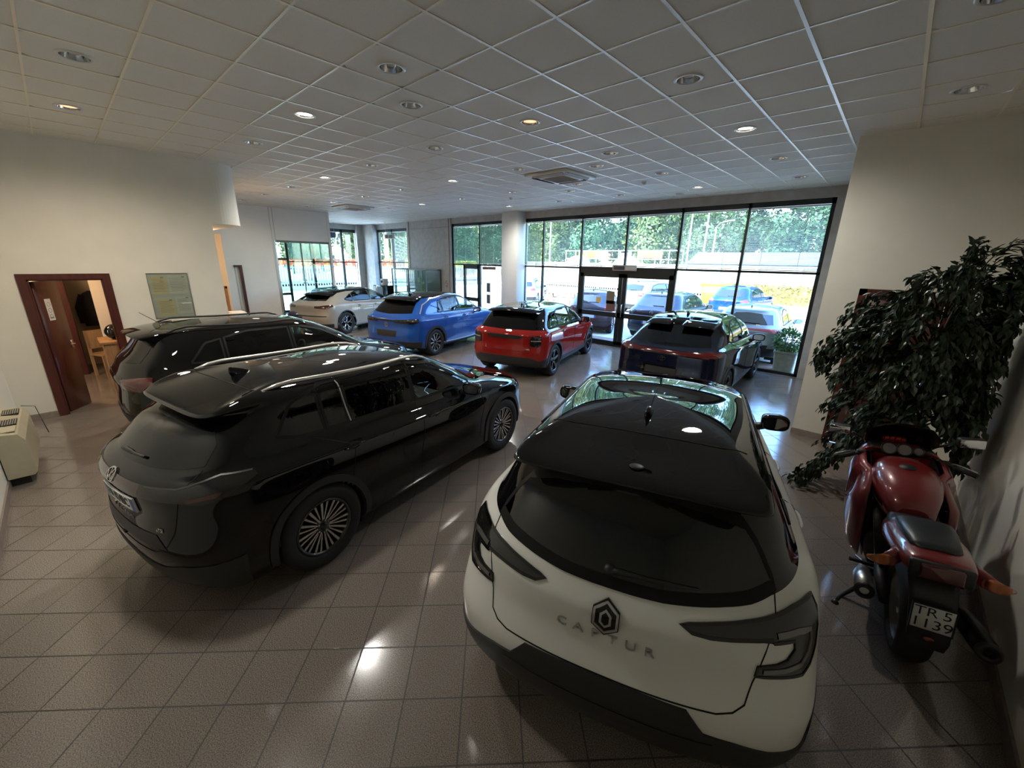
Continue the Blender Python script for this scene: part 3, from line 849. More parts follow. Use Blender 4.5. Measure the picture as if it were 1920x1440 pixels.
    def mirror(s, x, z, m, y=None, size=1.0, low=None):
        y0 = (s.W / 2 - .10) if y is None else y
        for sg in (1, -1):
            M = Matrix.Translation((x, sg * (y0 + .155), z)) @ Matrix.Rotation(sg * -.12, 4, 'Z') @ Matrix.Diagonal((size, size, size, 1))
            g = MB(); rings = []
            for (dx, ry, rz) in [(-.055, .098, .058), (-.05, .108, .068), (-.01, .112, .072), (.05, .098, .062), (.095, .065, .042), (.112, .02, .015)]:
                rings.append([M @ Vector((dx, p[0] * 1.0, p[1])) for p in superell(0, 0, ry, rz, 24, 3.2)])
            g.loft(rings)
            o = g.build('side_mirror', m, s.root)
            a = MB().loft([[M @ Vector((px * .9 + .03, -sg * .06, pz - .055)) for px, pz in superell(0, 0, .04, .03, 12)], [M @ Vector((px + .03, -sg * .16, pz - .075)) for px, pz in superell(0, 0, .055, .035, 12)]])
            a.build('mirror_arm', BLACKPL, o)
            q = MB(); q.add([M @ Vector((-.0565, p[0], p[1])) for p in superell(0, 0, .088, .05, 24, 3.2)], [tuple(range(24))], 0)
            q.build('mirror_glass', MIRR, o)
    def handles(s, spots, m, w=.20):
        for (x, z) in spots:
            for sg, sd in ((1, 'L'), (-1, 'R')):
                p, n = s.hit(sd, x, z)
                g = MB(); pts = []
                for t in np.linspace(-1, 1, 9):
                    q, nn = s.hit(sd, x + t * w / 2, z + .004 * t)
                    pts.append(q + nn * (.004 + .022 * (1 - t ** 4)))
                g.tube(pts, [.006] + [.0105] * 7 + [.006], 8)
                h = g.build('door_handle', m, s.root)
                s.patch('handle_cup', crom([(x - .07, z), (x, z - .032), (x + .07, z), (x, z + .03)], 5, True), sd, SEAM, off=.0015, parent=h, cell=.06)
    def seams(s, lines, mode, width=.006):
        for ln in lines:
            for sd in ('LR' if mode == 'side' else (mode,)):
                s.strip('panel_gap', ln, width, sd, SEAM, off=.0025, depth=.0)
    def seats(s, xf, xr_, z=.42, m=None):
        def seat(x, y, w, nm):
            g = MB(); g.bbox(x - .24, x + .28, y - w, y + w, z - .02, z + .13, .05, 3)
            M = Matrix.Translation((x - .24, y, z + .1)) @ Matrix.Rotation(-.24, 4, 'Y')
            g.bbox(-.07, .07, -w, w, 0, .58, .05, 3, 0, M)
            for yy in ((0,) if w < .4 else (-.35, .35)): g.bbox(-.05, .05, yy - .12, yy + .12, .62, .80, .04, 3, 0, M)
            g.build(nm, m or SEATM, s.root)
        seat(xf, .36, .25, 'front_seat'); seat(xf, -.36, .25, 'front_seat'); seat(xr_, 0, .60, 'rear_seat')
        d = MB().bbox(xf + .62, xf + 1.05, -.66, .66, z + .2, z + .50, .07, 3); d.build('dashboard', BLACKPL, s.root)
        c = Vector((xf + .50, .36, z + .44)); M = Matrix.Translation(c) @ Matrix.Rotation(-1.15, 4, 'Y')
        g = MB().tube([M @ Vector((.18 * math.cos(a), .18 * math.sin(a), 0)) for a in np.linspace(0, 2 * PI, 25)[:-1]], .015, 8, closed=True)
        g.bbox(-.05, .05, -.17, .17, -.01, .02, .01, 1, 0, M); g.build('steering_wheel', BLACKPL, s.root)
    def fin(s, x, m, h=.075, l=.17):
        p, n = s.hit('top', x, 0)
        g = MB(); rings = []
        for t in np.linspace(0, 1, 7):
            sc = 1 - .92 * t ** 1.6
            rings.append([(p.x + .04 - l * .3 * t + px * sc - l * .2 * (1 - sc), py * sc * (.9 if t else 1), p.z - .006 + h * t) for px, py in superell(0, 0, l / 2, .028, 16, 2.2)])
        g.loft(rings); g.build('roof_antenna', m, s.root)
    def plate(s, txt, z, mode='rear', w=.52, h=.11, y=0, off=.016):
        g = s.patch('licence_plate', [(y - w / 2, z - h / 2), (y + w / 2, z - h / 2), (y + w / 2, z + h / 2), (y - w / 2, z + h / 2)], mode, PLATEW, off=off, depth=-.004, cell=.1)
        for sg in (1, -1):
            s.patch('blue_band', [(y + sg * (w / 2 - .042), z - h / 2 + .004), (y + sg * (w / 2 - .003), z - h / 2 + .004), (y + sg * (w / 2 - .003), z + h / 2 - .004), (y + sg * (w / 2 - .042), z + h / 2 - .004)], mode, PLATEB, off=off + .001, depth=-off, parent=g, cell=.1)
        if txt: s.text('plate_number', txt, mode, y, z, .098, PRINT, off=off + .0015, parent=g, bold=.002, sx=.80)
        return g
    def vw(s, mode, a, b, r, m=CHROME, off=.006, vz=1.0):
        g = MB()
        for rr in (r,): s.strip('', [(a + rr * math.cos(t), b + vz * rr * math.sin(t)) for t in np.linspace(0, 2 * PI, 33)[:-1]], r * .12, mode, None, off=off, closed=True, mb=g, step=.02)
        k = r * .9
        s.strip('', [(a - .34 * k, b + vz * .92 * k), (a, b + vz * .06 * k), (a + .34 * k, b + vz * .92 * k)], r * .14, mode, None, off=off, mb=g, step=.02)
        s.strip('', [(a - .86 * k, b + vz * .42 * k), (a - .42 * k, b - vz * .84 * k), (a, b + vz * .10 * k), (a + .42 * k, b - vz * .84 * k), (a + .86 * k, b + vz * .42 * k)], r * .14, mode, None, off=off, mb=g, step=.02)
        return g.build('emblem', m, s.root)
    def rails(s, x0, x1, y, m, h=.045, r=.016):
        for sg in (1, -1):
            pts = []
            for t in np.linspace(0, 1, 17):
                x = x0 + (x1 - x0) * t; p, n = s.hit('top', x, sg * (y - .05 * (2 * t - 1) ** 2))
                e = min(1, min(t, 1 - t) / .12)
                pts.append(p + Vector((0, 0, -.005 + h * e ** .6)))
            o = MB().tube(pts, [r * .6] + [r] * 15 + [r * .6], 10).build('roof_rail', m, s.root)
    def spoiler(s, prof, yw, m, n=22, round_=.10, name='roof_spoiler', skew=.10):
        """prof: closed (x, z) section at the centre line; pulled forward toward the tips"""
        g = MB(); rings = []
        zc = sum(p[1] for p in prof) / len(prof)
        for t in np.linspace(-1, 1, n):
            y = yw * t; dx = skew * abs(t) ** 2.2; dz = -.035 * abs(t) ** 2.2
            k = 1.0 if abs(t) < .9 else .75
            rings.append([(x + dx, y, zc + (z - zc) * k + dz) for x, z in prof])
        g.loft(rings); return g.build(name, m, s.root)
D = math.radians
CARS = {}
# ---------------- white crossover, nearest, seen from behind
WHITE = paint('white_pearl', (.74, .73, .68), .0, rough=.3)
def white_crossover():
    L, Wd, H = 4.24, 1.797, 1.576
    ov = {1: dict(w=.87, xr=.08, dr=.40), 2: dict(dr=.42, w=.90), 3: dict(dr=.42, w=.90), 4: dict(dr=.52, w=.895, zsr=.83), 5: dict(dr=.60, w=.88, xr=.05, zsr=.995), 6: dict(dr=.62, w=.845, xr=.085, zsr=1.075), 7: dict(dr=.6, w=.775, xr=.115, zr=1.085, zsr=1.125),
          8: dict(xr=.24, dr=.5, w=.70), 9: dict(xr=.37, zr=1.40, w=.615, dr=.36), 10: dict(xr=.285, w=.57, zr=1.452, dr=.15, zsr=1.492, nr=10, f=2.18, zf=1.503, df=.30), 11: dict(xr=.62, zr=1.508, w=.40, f=2.31, zsr=1.538, zf=1.541, dr=.2, nr=4), 12: dict(xr=1.1, zr=1.557, f=2.62, zf=1.559)}
    c = Car('crossover_car', (-.614, 1.267), D(108.4), L, Wd, H, rows_for(L, Wd, H, ov), WHITE,
            'white crossover car with black roof and black rear bumper, nearest the camera', nu=260, nv=6, nr=2.5, wb=(.755, 2.64), rt=.347, cell=.035)
    CARS['white'] = c
    lo = [(.93, 1.128), (.70, 1.106), (.54, 1.098), (.38, 1.087), (.24, 1.077), (.09, 1.074)]
    hi = [(.83, 1.335), (.57, 1.38), (.29, 1.40), (0, 1.405)]
    rw = [(-a, b) for a, b in lo] + lo[::-1] + [(.93, 1.16), (.88, 1.27)] + hi + [(-a, b) for a, b in hi[:-1][::-1]] + [(-.88, 1.27), (-.93, 1.16)]
    c.patch('rear_window', rw, 'rc', GL_DARK, off=.004)
    c.strip('window_seal', rw, .045, 'rc', FRIT, off=.006, closed=True)
    c.patch('windshield', [(-.66, 1.05), (.66, 1.05), (.57, 1.43), (-.57, 1.43)], 'ws', GL_FRONT, cut=.03)
    c.side_glass([(.85, 1.14), (1.1, 1.12), (2.6, 1.06), (3.0, 1.05)], [(.85, 1.15), (1.0, 1.33), (1.5, 1.44), (2.2, 1.42), (2.6, 1.28), (3.0, 1.06)], [1.15, 2.02], [GL_DARK, GL_DARK, GL_FRONT])
    up = [(.32, 1.0), (.48, 1.02), (.65, 1.035), (.84, 1.045), (1.04, 1.056), (1.26, 1.058), (1.255, 1.02), (1.235, .985), (.96, .956), (.79, .962), (.785, .974), (.63, .976), (.448, .972), (.37, .977)]
    dn = [(.96, .956), (1.235, .985), (1.22, .96), (1.18, .885), (1.12, .825), (1.04, .795), (.86, .808), (.69, .822), (.70, .862), (.82, .864), (.90, .876), (.97, .915)]
    rim = up[:7] + dn[2:] + up[8:]
    for t in c.both('tail_light', up, 'rc', SMOKE, off=.007):
        sg = 1 if t.data.vertices[0].co.y > 0 else -1
        c.patch('lower_lens', [(sg * a, b) for a, b in dn], 'rc', SMOKE, off=.007, parent=t)
        c.strip('light_guide', [(sg * a, b) for a, b in [(.82, .985), (1.0, .985), (1.12, .975), (1.125, .93), (1.09, .88), (1.02, .845), (.88, .838), (.73, .842)]], .020, 'rc', mat('light_guide', (.12, .115, .11), .12, 0, 1.0), off=.011, parent=t)
        c.strip('lens_rim', [(sg * a, b) for a, b in rim], .012, 'rc', BLACKGL, off=.009, parent=t, closed=True)
    half = [(.0, .645), (.16, .645), (.375, .638), (.455, .545), (.595, .525), (.80, .475), (1.05, .44), (1.30, .43)]
    bl = [(-a, b) for a, b in half[::-1]] + half[1:] + [(1.30, .28), (.8, .29), (0, .29), (-.8, .29), (-1.30, .28)]
    c.patch('bumper_cladding', bl, 'rc', CLAD, off=.010, cell=.05)
    c.patch('bumper_insert', [(-.5, .50), (.5, .50), (.42, .36), (-.42, .36)], 'rc', BLACKPL, off=.014, cell=.08)
    sm = [(.93, 1.11), (.86, 1.05), (.76, .965), (.70, .83), (.635, .70), (.575, .665), (.50, .65)]
    c.seams([sm + [(-a, b) for a, b in sm[::-1]]], 'rc')
    # wiper, emblem, lettering
    g = MB()
    pts = [c.hit('rear', .016 - .36 * t, 1.118 + .016 * t - .01 * t * t, .016)[0] for t in np.linspace(0, 1, 10)]
    g.tube(pts, [.014, .013, .012, .010, .009, .008, .008, .007, .006, .004], 8)
    p, n = c.hit('rear', .016, 1.118); g.sphere(p + n * .01, .026, 12, 8)
    g.build('rear_wiper', BLACKPL, c.root)
    def dia(k): return [(0, .936 + .082 * k), (.046 * k + .016, .936 + .040 * k), (.046 * k + .016, .936 - .040 * k), (0, .936 - .082 * k), (-.046 * k - .016, .936 - .040 * k), (-.046 * k - .016, .936 + .040 * k)]
    em = c.patch('emblem', dia(1), 'rc', BLACKGL, off=.014, depth=-.002, cell=.03)
    g = MB()
    for k in (.80, .42):
        c.strip('', dia(k) if k > .5 else [(a * .62, .936 + (b - .936)) for a, b in dia(k)], .011, 'rc', None, off=.0175, mb=g, step=.02, closed=True)
    g.build('emblem_bars', mat('satin_silver', (.5, .5, .5), .3, .8), em)
    for k, ch in enumerate('CAPTUR'):
        c.text('badge_letter', ch, 'rc', .205 - k * .0815, .832, .062, mat('satin_silver'), off=.007, sx=1.25)
    p, n = c.hit('top', .46, 0); MB().sphere((.43, -.02, 1.487), (.03, .035, .006), 16, 6).build('brake_light_pad', BLACKPL, c.root)
    c.seams([[(.74, y) for y in np.linspace(-.50, .50, 12)]], 'top')
    c.finish(BLACKGL, 7 * 6)
    c.arches(); c.wheels('five', .235)
    c.mirror(2.72, 1.05, BLACKGL); c.handles([(2.05, .92), (1.22, .96)], WHITE)
    g = MB()
    for sg in (1, -1):      # roof channels
        g = MB().tube([c.hit('top', x, sg * .575)[0] + Vector((0, 0, .002)) for x in np.linspace(.75, 2.0, 14)], .008, 6); g.build('roof_trim', BLACKPL, c.root)
    c.fin(.99, BLACKGL, .07, .19)
    c.seams([[(2.02, 1.05), (2.0, .8), (1.98, .45)], [(1.16, 1.1), (1.25, .95), (1.22, .75)], [(3.02, 1.02), (3.05, .8), (2.95, .42)]], 'side')
    c.seats(1.95, 1.05)
white_crossover()

# ---------------- black SUV in front of it on the left
BLACKP = paint('black_paint', (.0035, .0035, .0038), .0, rough=.2)
def black_suv():
    L, Wd, H = 4.63, 1.842, 1.63
    ov = {1: dict(xr=.07, w=.88), 2: dict(dr=.44, w=.915), 3: dict(xr=.0, dr=.46), 4: dict(xr=.015, zr=.82, dr=.55), 5: dict(xr=.0, zr=1.0, zsr=1.0, dr=.60), 6: dict(xr=.05, zr=1.09, zsr=1.06, w=.875, dr=.62), 7: dict(xr=.125, zr=1.14, zsr=1.11, w=.82, dr=.6), 8: dict(xr=.30, zr=1.32, dr=.5), 9: dict(xr=.50, zr=1.41, w=.675, zsr=1.50, dr=.4), 10: dict(xr=.40, zr=1.452, w=.60, dr=.28, zsr=1.552, nr=5.5), 11: dict(xr=.80, w=.42, zr=1.56, zsr=1.588, dr=.25, nr=4), 12: dict(xr=1.3, zr=1.612)}
    c = Car('family_suv', (-3.60, -.037), D(100.6), L, Wd, H, rows_for(L, Wd, H, ov), BLACKP,
            'glossy black SUV with silver roof rails and a licence plate, beside the white car', nu=260, nv=6, nr=2.5, wb=(1.0, 2.72), rt=.372, cell=.04)
    c.root.scale = (.945, .945, .945)
    CARS['suv'] = c
    hw = [(1.0, 1.16), (.68, 1.15), (.34, 1.143), (0, 1.135)]; hu = [(1.12, 1.28), (1.06, 1.36), (.6, 1.39), (0, 1.40)]
    rw = [(-a, b) for a, b in hw] + hw[:-1][::-1] + hu + [(-a, b) for a, b in hu[:-1][::-1]]
    c.patch('rear_window', rw, 'rc', GL_DARK, off=.003)
    c.patch('windshield', [(-.70, 1.12), (.70, 1.12), (.60, 1.50), (-.60, 1.50)], 'ws', GL_FRONT, cut=.03)
    c.side_glass([(.80, 1.235), (.95, 1.19), (1.135, 1.175), (2.25, 1.14), (3.12, 1.115)], [(.80, 1.245), (.96, 1.45), (1.25, 1.53), (2.15, 1.525), (2.55, 1.46), (3.12, 1.125)], [1.19, 1.42, 2.2], [GL_DARK, GL_DARK, GL_DARK, GL_FRONT], gap=.014)
    for sd in 'LR': c.strip('pillar_strip', [(1.425, 1.17), (1.40, 1.54)], .012, sd, mat('satin_silver', (.5, .5, .5), .3, .8), off=.006)
    for t in c.both('tail_light', [(.40, 1.0), (.82, .985), (1.03, .96), (1.20, .985), (1.47, 1.065), (1.44, 1.10), (1.18, 1.115), (.78, 1.07), (.40, 1.07)], 'rc', SMOKE, off=.006):
        sg = 1 if t.data.vertices[0].co.y > 0 else -1
        c.patch('red_lens', [(sg * .88, .985), (sg * 1.16, 1.0), (sg * 1.22, 1.025), (sg * .88, 1.01)], 'rc', REDL, off=.009, parent=t)
        c.strip('light_rim', [(sg * .45, 1.065), (sg * .78, 1.065), (sg * 1.18, 1.108), (sg * 1.43, 1.095)], .008, 'rc', mat('lamp_edge', (.03, .028, .027), .3, 0, .3), off=.009, parent=t)
    c.patch('light_bar', [(-.40, 1.0), (.40, 1.0), (.40, 1.07), (-.40, 1.07)], 'rc', mat('dark_red_lens', (.03, .005, .005), .12, 0, 1.0), off=.006)
    c.patch('bumper_cladding', [(-1.3, .52), (-.7, .50), (-.5, .46), (.5, .46), (.7, .50), (1.3, .52), (1.3, .28), (0, .28), (-1.3, .28)], 'rc', CLAD, off=.008, cell=.06)
    c.patch('bumper_insert', [(-.60, .62), (.60, .62), (.50, .72), (-.50, .72)], 'rc', BLACKPL, off=.004, cell=.06)
    c.plate('HA 024BC', .92, y=-.10, w=.48)
    c.vw('rc', 0, 1.05, .064, off=.012, vz=.62)
    for k, ch in enumerate('TIGUAN'): c.text('badge_letter', ch, 'rc', .10 - k * .064, .79, .045, CHROME, off=.006, sx=1.1)
    c.text('small_badge', 'eTSI', 'rc', -.55, .76, .04, CHROME, off=.006)
    sm = [(.98, 1.14), (.86, 1.08), (.80, .98), (.70, .75), (.58, .62), (.45, .58)]
    c.seams([sm + [(-a, b) for a, b in sm[::-1]]], 'rc')
    c.seams([[(.80, y) for y in np.linspace(-.56, .56, 14)]], 'top')
    c.patch('rear_camera_pad', [(-.02, .585), (.02, .585), (.02, .60), (-.02, .60)], 'rc', BLACKPL, off=.01)
    g = MB(); g.tube([c.hit('rc', .16 - .42 * t, 1.165 + .012 * t, .014)[0] for t in np.linspace(0, 1, 10)], [.016] * 4 + [.010] * 6, 8); g.build('rear_wiper', BLACKPL, c.root)
    c.finish()
    c.arches(); c.wheels('fan', .243, tw=.225)
    c.mirror(2.93, 1.12, BLACKP, low=True); c.handles([(2.37, .965), (1.35, .995)], BLACKP)
    c.rails(.83, 2.65, .615, mat('satin_rail', (.62, .60, .56), .35, .9), .04, .017)
    c.fin(.93, BLACKP, .075, .19)
    c.seams([[(2.20, 1.12), (2.18, .8), (2.12, .42)], [(1.05, 1.15), (1.36, 1.0), (1.30, .7)], [(3.15, 1.1), (3.25, .8), (3.15, .42)]], 'side')
    c.seats(2.1, 1.2)
black_suv()

def small_suv():
    L, Wd, H = 4.13, 1.76, 1.56
    ov = {4: dict(xr=.02), 5: dict(xr=.0, zr=.95), 6: dict(xr=.04), 7: dict(xr=.09, zr=1.12), 8: dict(xr=.22), 9: dict(xr=.33, zr=1.42), 10: dict(xr=.38)}
    c = Car('compact_suv', (-7.08, .21), D(90), L, Wd, H, rows_for(L, Wd, H, ov), BLACKP,
            'black compact SUV with a rod antenna, parked by the open brown door', wb=(.79, 2.55), rt=.335, nr=2.9)
    CARS['small'] = c
    rw = [(-.60, 1.15), (0, 1.12), (.60, 1.15), (.53, 1.38), (0, 1.42), (-.53, 1.38)]
    c.patch('rear_window', rw, 'rear', GL_DARK, off=.003)
    c.patch('windshield', [(-.66, 1.06), (.66, 1.06), (.56, 1.42), (-.56, 1.42)], 'ws', GL_FRONT, cut=.03)
    c.side_glass([(.72, 1.10), (1.0, 1.08), (2.5, 1.03), (2.95, 1.02)], [(.72, 1.11), (.90, 1.32), (1.4, 1.42), (2.1, 1.42), (2.4, 1.34), (2.95, 1.03)], [1.10, 1.95], [GL_DARK, GL_DARK, GL_FRONT])
    for t in c.both('tail_light', [(.55, .86), (.95, .84), (1.15, .88), (1.12, 1.0), (.9, 1.0), (.55, .97)], 'rc', mat('tail_red_dark', (.075, .012, .012), .12, 0, 1.0), off=.006): mat('tail_red', (.22, .02, .02), .12, 0, 1.0)
    c.patch('light_bar', [(-.55, .90), (.55, .90), (.55, .98), (-.55, .98)], 'rc', BLACKGL, off=.006)
    c.patch('bumper_cladding', [(-1.2, .52), (1.2, .52), (1.2, .28), (0, .28), (-1.2, .28)], 'rc', CLAD, off=.008, cell=.07)
    c.spoiler([(.70, 1.53), (.40, 1.505), (.20, 1.46), (.19, 1.45), (.30, 1.40), (.55, 1.43), (.70, 1.49)], .56, BLACKP, skew=.1)
    c.finish(); c.arches(); c.wheels('five', .22, tw=.2)
    c.mirror(2.75, 1.05, BLACKP); c.handles([(2.05, .93), (1.2, .95)], BLACKP)
    c.rails(.55, 2.25, .56, BLACKPL, .055, .014)
    p, n = c.hit('top', .62, 0)
    a = MB(); a.loft([[(p.x + px, p.y + py, p.z - .005) for px, py in superell(0, 0, .05, .03, 12)], [(p.x - .02 + px * .5, p.y + py * .5, p.z + .035) for px, py in superell(0, 0, .05, .03, 12)]])
    ao = a.build('antenna_base', BLACKPL, c.root)
    MB().tube([(p.x - .02, 0, p.z + .03), (p.x - .22, 0, p.z + .20)], .004, 6).build('antenna_rod', BLACKPL, ao)
    c.seams([[(1.96, 1.05), (1.94, .8), (1.9, .42)]], 'side'); c.seats(1.9, 1.05)
small_suv()

SILVER = paint('champagne_paint', (.33, .295, .25), .2, rough=.3)
def beige_car():
    L, Wd, H = 4.55, 1.84, 1.48
    ov = {4: dict(xr=.05, zr=.78), 5: dict(xr=.06, zr=.92, zsr=.92), 6: dict(xr=.14, zr=1.0, zsr=.99), 7: dict(xr=.26, zr=1.06, zsr=1.03), 8: dict(xr=.52, zr=1.18), 9: dict(xr=.72, zr=1.28, w=.62), 10: dict(xr=.80, zr=1.345, w=.56), 11: dict(xr=1.3, zr=1.43), 12: dict(xr=1.8, zr=1.465)}
    c = Car('fastback_car', (-13.5, 5.0), D(112), L, Wd, H, rows_for(L, Wd, H, ov), SILVER,
            'champagne beige fastback car with black roof, in front of the glass office', wb=(.87, 2.68), rt=.36, nr=2.8)
    CARS['beige'] = c
    c.patch('rear_window', [(-.56, 1.09), (0, 1.07), (.56, 1.09), (.5, 1.25), (0, 1.29), (-.5, 1.25)], 'rear', GL_DARK, off=.003)
    c.patch('windshield', [(-.66, 1.0), (.66, 1.0), (.56, 1.36), (-.56, 1.36)], 'ws', GL_FRONT, cut=.03)
    c.side_glass([(.98, 1.10), (1.2, 1.05), (2.6, 1.0), (3.25, .98)], [(.98, 1.11), (1.3, 1.25), (1.7, 1.35), (2.3, 1.36), (2.6, 1.29), (3.25, .99)], [1.35, 2.2], [GL_DARK, GL_DARK, GL_FRONT])
    c.both('tail_light', [(.42, .88), (.9, .86), (1.25, .93), (1.22, .98), (.9, .97), (.42, .94)], 'rc', mat('dark_red_lens'), off=.006)
    c.patch('trim_strip', [(-.9, .62), (.9, .62), (.9, .65), (-.9, .65)], 'rc', BLACKPL, off=.006)
    c.patch('bumper_cladding', [(-1.2, .40), (1.2, .40), (1.2, .28), (0, .28), (-1.2, .28)], 'rc', CLAD, off=.008, cell=.07)
    c.spoiler([(.95, 1.385), (.70, 1.335), (.48, 1.27), (.47, 1.26), (.55, 1.22), (.8, 1.27), (.95, 1.34)], .56, BLACKGL, skew=.12)
    c.finish(BLACKGL, 9 * 5); c.arches(BLACKP, .03); c.wheels('star', .25)
    c.mirror(3.1, 1.02, BLACKP); c.handles([(2.32, .86), (1.5, .88)], SILVER); c.fin(1.35, BLACKGL)
    c.seams([[(2.2, 1.0), (2.2, .8), (2.15, .42)], [(1.2, 1.05), (1.45, .9), (1.4, .7)]], 'side'); c.seats(2.1, 1.2)
beige_car()

BLUE = paint('blue_paint', (.012, .07, .30), .12, rough=.3)
def blue_car():
    L, Wd, H = 4.373, 1.828, 1.573
    ov = {4: dict(xr=.04), 5: dict(xr=.02, zr=.96, zsr=.95), 6: dict(xr=.08, zr=1.04), 7: dict(xr=.15, zr=1.10, zsr=1.06), 8: dict(xr=.34, zr=1.27), 9: dict(xr=.50, zr=1.40), 10: dict(xr=.56, zr=1.47)}
    c = Car('compact_crossover', (-9.14, 5.28), D(104.9), L, Wd, H, rows_for(L, Wd, H, ov), BLUE,
            'bright blue crossover car with black roof, between the beige car and the red car', wb=(.86, 2.63), rt=.345, nr=2.9)
    CARS['blue'] = c
    c.patch('rear_window', [(-.62, 1.12), (0, 1.09), (.62, 1.12), (.54, 1.36), (0, 1.40), (-.54, 1.36)], 'rear', GL_DARK, off=.003)
    c.patch('windshield', [(-.66, 1.05), (.66, 1.05), (.56, 1.42), (-.56, 1.42)], 'ws', GL_FRONT, cut=.03)
    c.side_glass([(1.08, 1.09), (2.6, 1.05), (3.10, 1.03)], [(1.08, 1.10), (1.22, 1.37), (1.6, 1.43), (2.2, 1.43), (2.5, 1.36), (3.10, 1.04)], [1.30, 2.08], [GL_FRONT, GL_FRONT, GL_FRONT])
    for sd in 'LR':
        c.strip('chrome_trim', [(.42, 1.10), (.62, 1.30), (.95, 1.43), (1.5, 1.475), (2.2, 1.47), (2.6, 1.38), (3.1, 1.07)], .02, sd, mat('satin_silver'), off=.006)
    c.both('tail_light', [(.30, .90), (.9, .88), (1.12, .92), (1.12, 1.0), (.9, 1.0), (.30, .97)], 'rc', SMOKE, off=.006)
    c.patch('light_bar', [(-.3, .93), (.3, .93), (.3, .96), (-.3, .96)], 'rc', SMOKE, off=.006)
    c.vw('rc', 0, .84, .055, off=.008)
    c.patch('bumper_cladding', [(-1.2, .44), (1.2, .44), (1.2, .28), (0, .28), (-1.2, .28)], 'rc', CLAD, off=.008, cell=.07)
    c.patch('plate_recess', [(-.30, .55), (.30, .55), (.34, .70), (-.34, .70)], 'rc', BLACKPL, off=.004)
    c.spoiler([(.85, 1.535), (.55, 1.49), (.36, 1.44), (.35, 1.43), (.45, 1.39), (.7, 1.43), (.85, 1.49)], .56, BLACKGL, skew=.12)
    c.finish(BLACKGL, 9 * 5 + 2); c.arches(); c.wheels('ten', .235)
    c.mirror(2.72, 1.03, BLACKGL); c.handles([(2.15, .93), (1.32, .95)], BLUE); c.fin(.95, BLACKGL)
    for sd in 'LR': c.strip('sill_trim', [(1.2, .30), (2.2, .29), (3.05, .30)], .02, sd, mat('satin_silver'), off=.006)
    c.seams([[(2.08, 1.05), (2.06, .8), (2.02, .42)], [(1.15, 1.1), (1.3, .95), (1.25, .7)]], 'side'); c.seats(2.0, 1.15)
blue_car()

RED = paint('red_paint', (.24, .012, .009), .0, rough=.3)
def red_car():
    L, Wd, H = 4.17, 1.78, 1.52
    ov = {3: dict(w=.89), 4: dict(xr=.03, w=.895), 5: dict(xr=.02, zr=.94, zsr=.94, w=.88), 6: dict(xr=.06, zr=1.0, zsr=1.0), 7: dict(xr=.12, zr=1.05, zsr=1.03), 8: dict(xr=.26), 9: dict(xr=.40), 10: dict(xr=.44)}
    c = Car('small_crossover', (-5.785, 6.02), D(106), L, Wd, H, rows_for(L, Wd, H, ov), RED,
            'red crossover car with black roof and black wheels, beside the entrance door', wb=(.79, 2.56), rt=.345, nr=3.0, cell=.045)
    CARS['red'] = c
    c.patch('rear_window', [(-.64, 1.06), (0, 1.04), (.64, 1.06), (.56, 1.34), (0, 1.37), (-.56, 1.34)], 'rear', GL_DARK, off=.003)
    c.patch('windshield', [(-.64, 1.02), (.64, 1.02), (.55, 1.37), (-.55, 1.37)], 'ws', GL_FRONT, cut=.03)
    c.side_glass([(.80, 1.06), (2.4, 1.02), (2.95, 1.0)], [(.80, 1.07), (.92, 1.30), (1.4, 1.38), (2.1, 1.38), (2.4, 1.30), (2.95, 1.01)], [1.15, 1.98], [GL_FRONT, GL_FRONT, GL_FRONT])
    for t in c.both('tail_light', [(.62, .74), (.80, .72), (.93, .76), (.95, .90), (.90, .95), (.66, .95), (.62, .88)], 'rc', SMOKE, off=.012):
        sg = 1 if t.data.vertices[0].co.y > 0 else -1
        c.strip('light_guide', [(sg * .64, .85), (sg * .93, .85)], .02, 'rc', mat('satin_silver'), off=.015, parent=t)
    c.patch('badge_bar', crom([(-.42, .93), (-.2, .945), (.2, .945), (.42, .93), (.38, .885), (.2, .87), (-.2, .87), (-.38, .885)], 4, True), 'rc', BLACKPL, off=.014)
    c.patch('bumper_cladding', [(-1.25, .48), (-.9, .42), (-.6, .50), (.6, .50), (.9, .42), (1.25, .48), (1.25, .28), (0, .28), (-1.25, .28)], 'rc', CLAD, off=.008, cell=.07)
    c.text('badge_lettering', 'abarth', 'rc', -.56, .68, .05, CHROME)
    sm = [(.66, 1.03), (.62, .96), (.60, .68), (.5, .62)]
    c.seams([sm + [(-a, b) for a, b in sm[::-1]]], 'rc')
    c.spoiler([(.70, 1.485), (.44, 1.455), (.28, 1.42), (.27, 1.41), (.36, 1.37), (.55, 1.39), (.70, 1.44)], .57, BLACKGL, skew=.08)
    c.finish(BLACKGL, 7 * 5); c.arches(); c.wheels('five', .24)
    c.mirror(2.62, 1.03, BLACKGL); c.handles([(2.05, .90), (1.22, .93)], RED); c.fin(.85, BLACKGL, .06, .12)
    for sd in 'LR': c.patch('sill_cladding', [(1.15, .36), (2.95, .36), (2.95, .26), (1.15, .26)], sd, CLAD, off=.01)
    c.seams([[(1.98, 1.02), (1.97, .8), (1.93, .40)], [(1.15, 1.05), (1.24, .95), (1.2, .7)], [(2.9, 1.0), (2.95, .8), (2.88, .4)]], 'side'); c.seats(1.9, 1.05)
red_car()

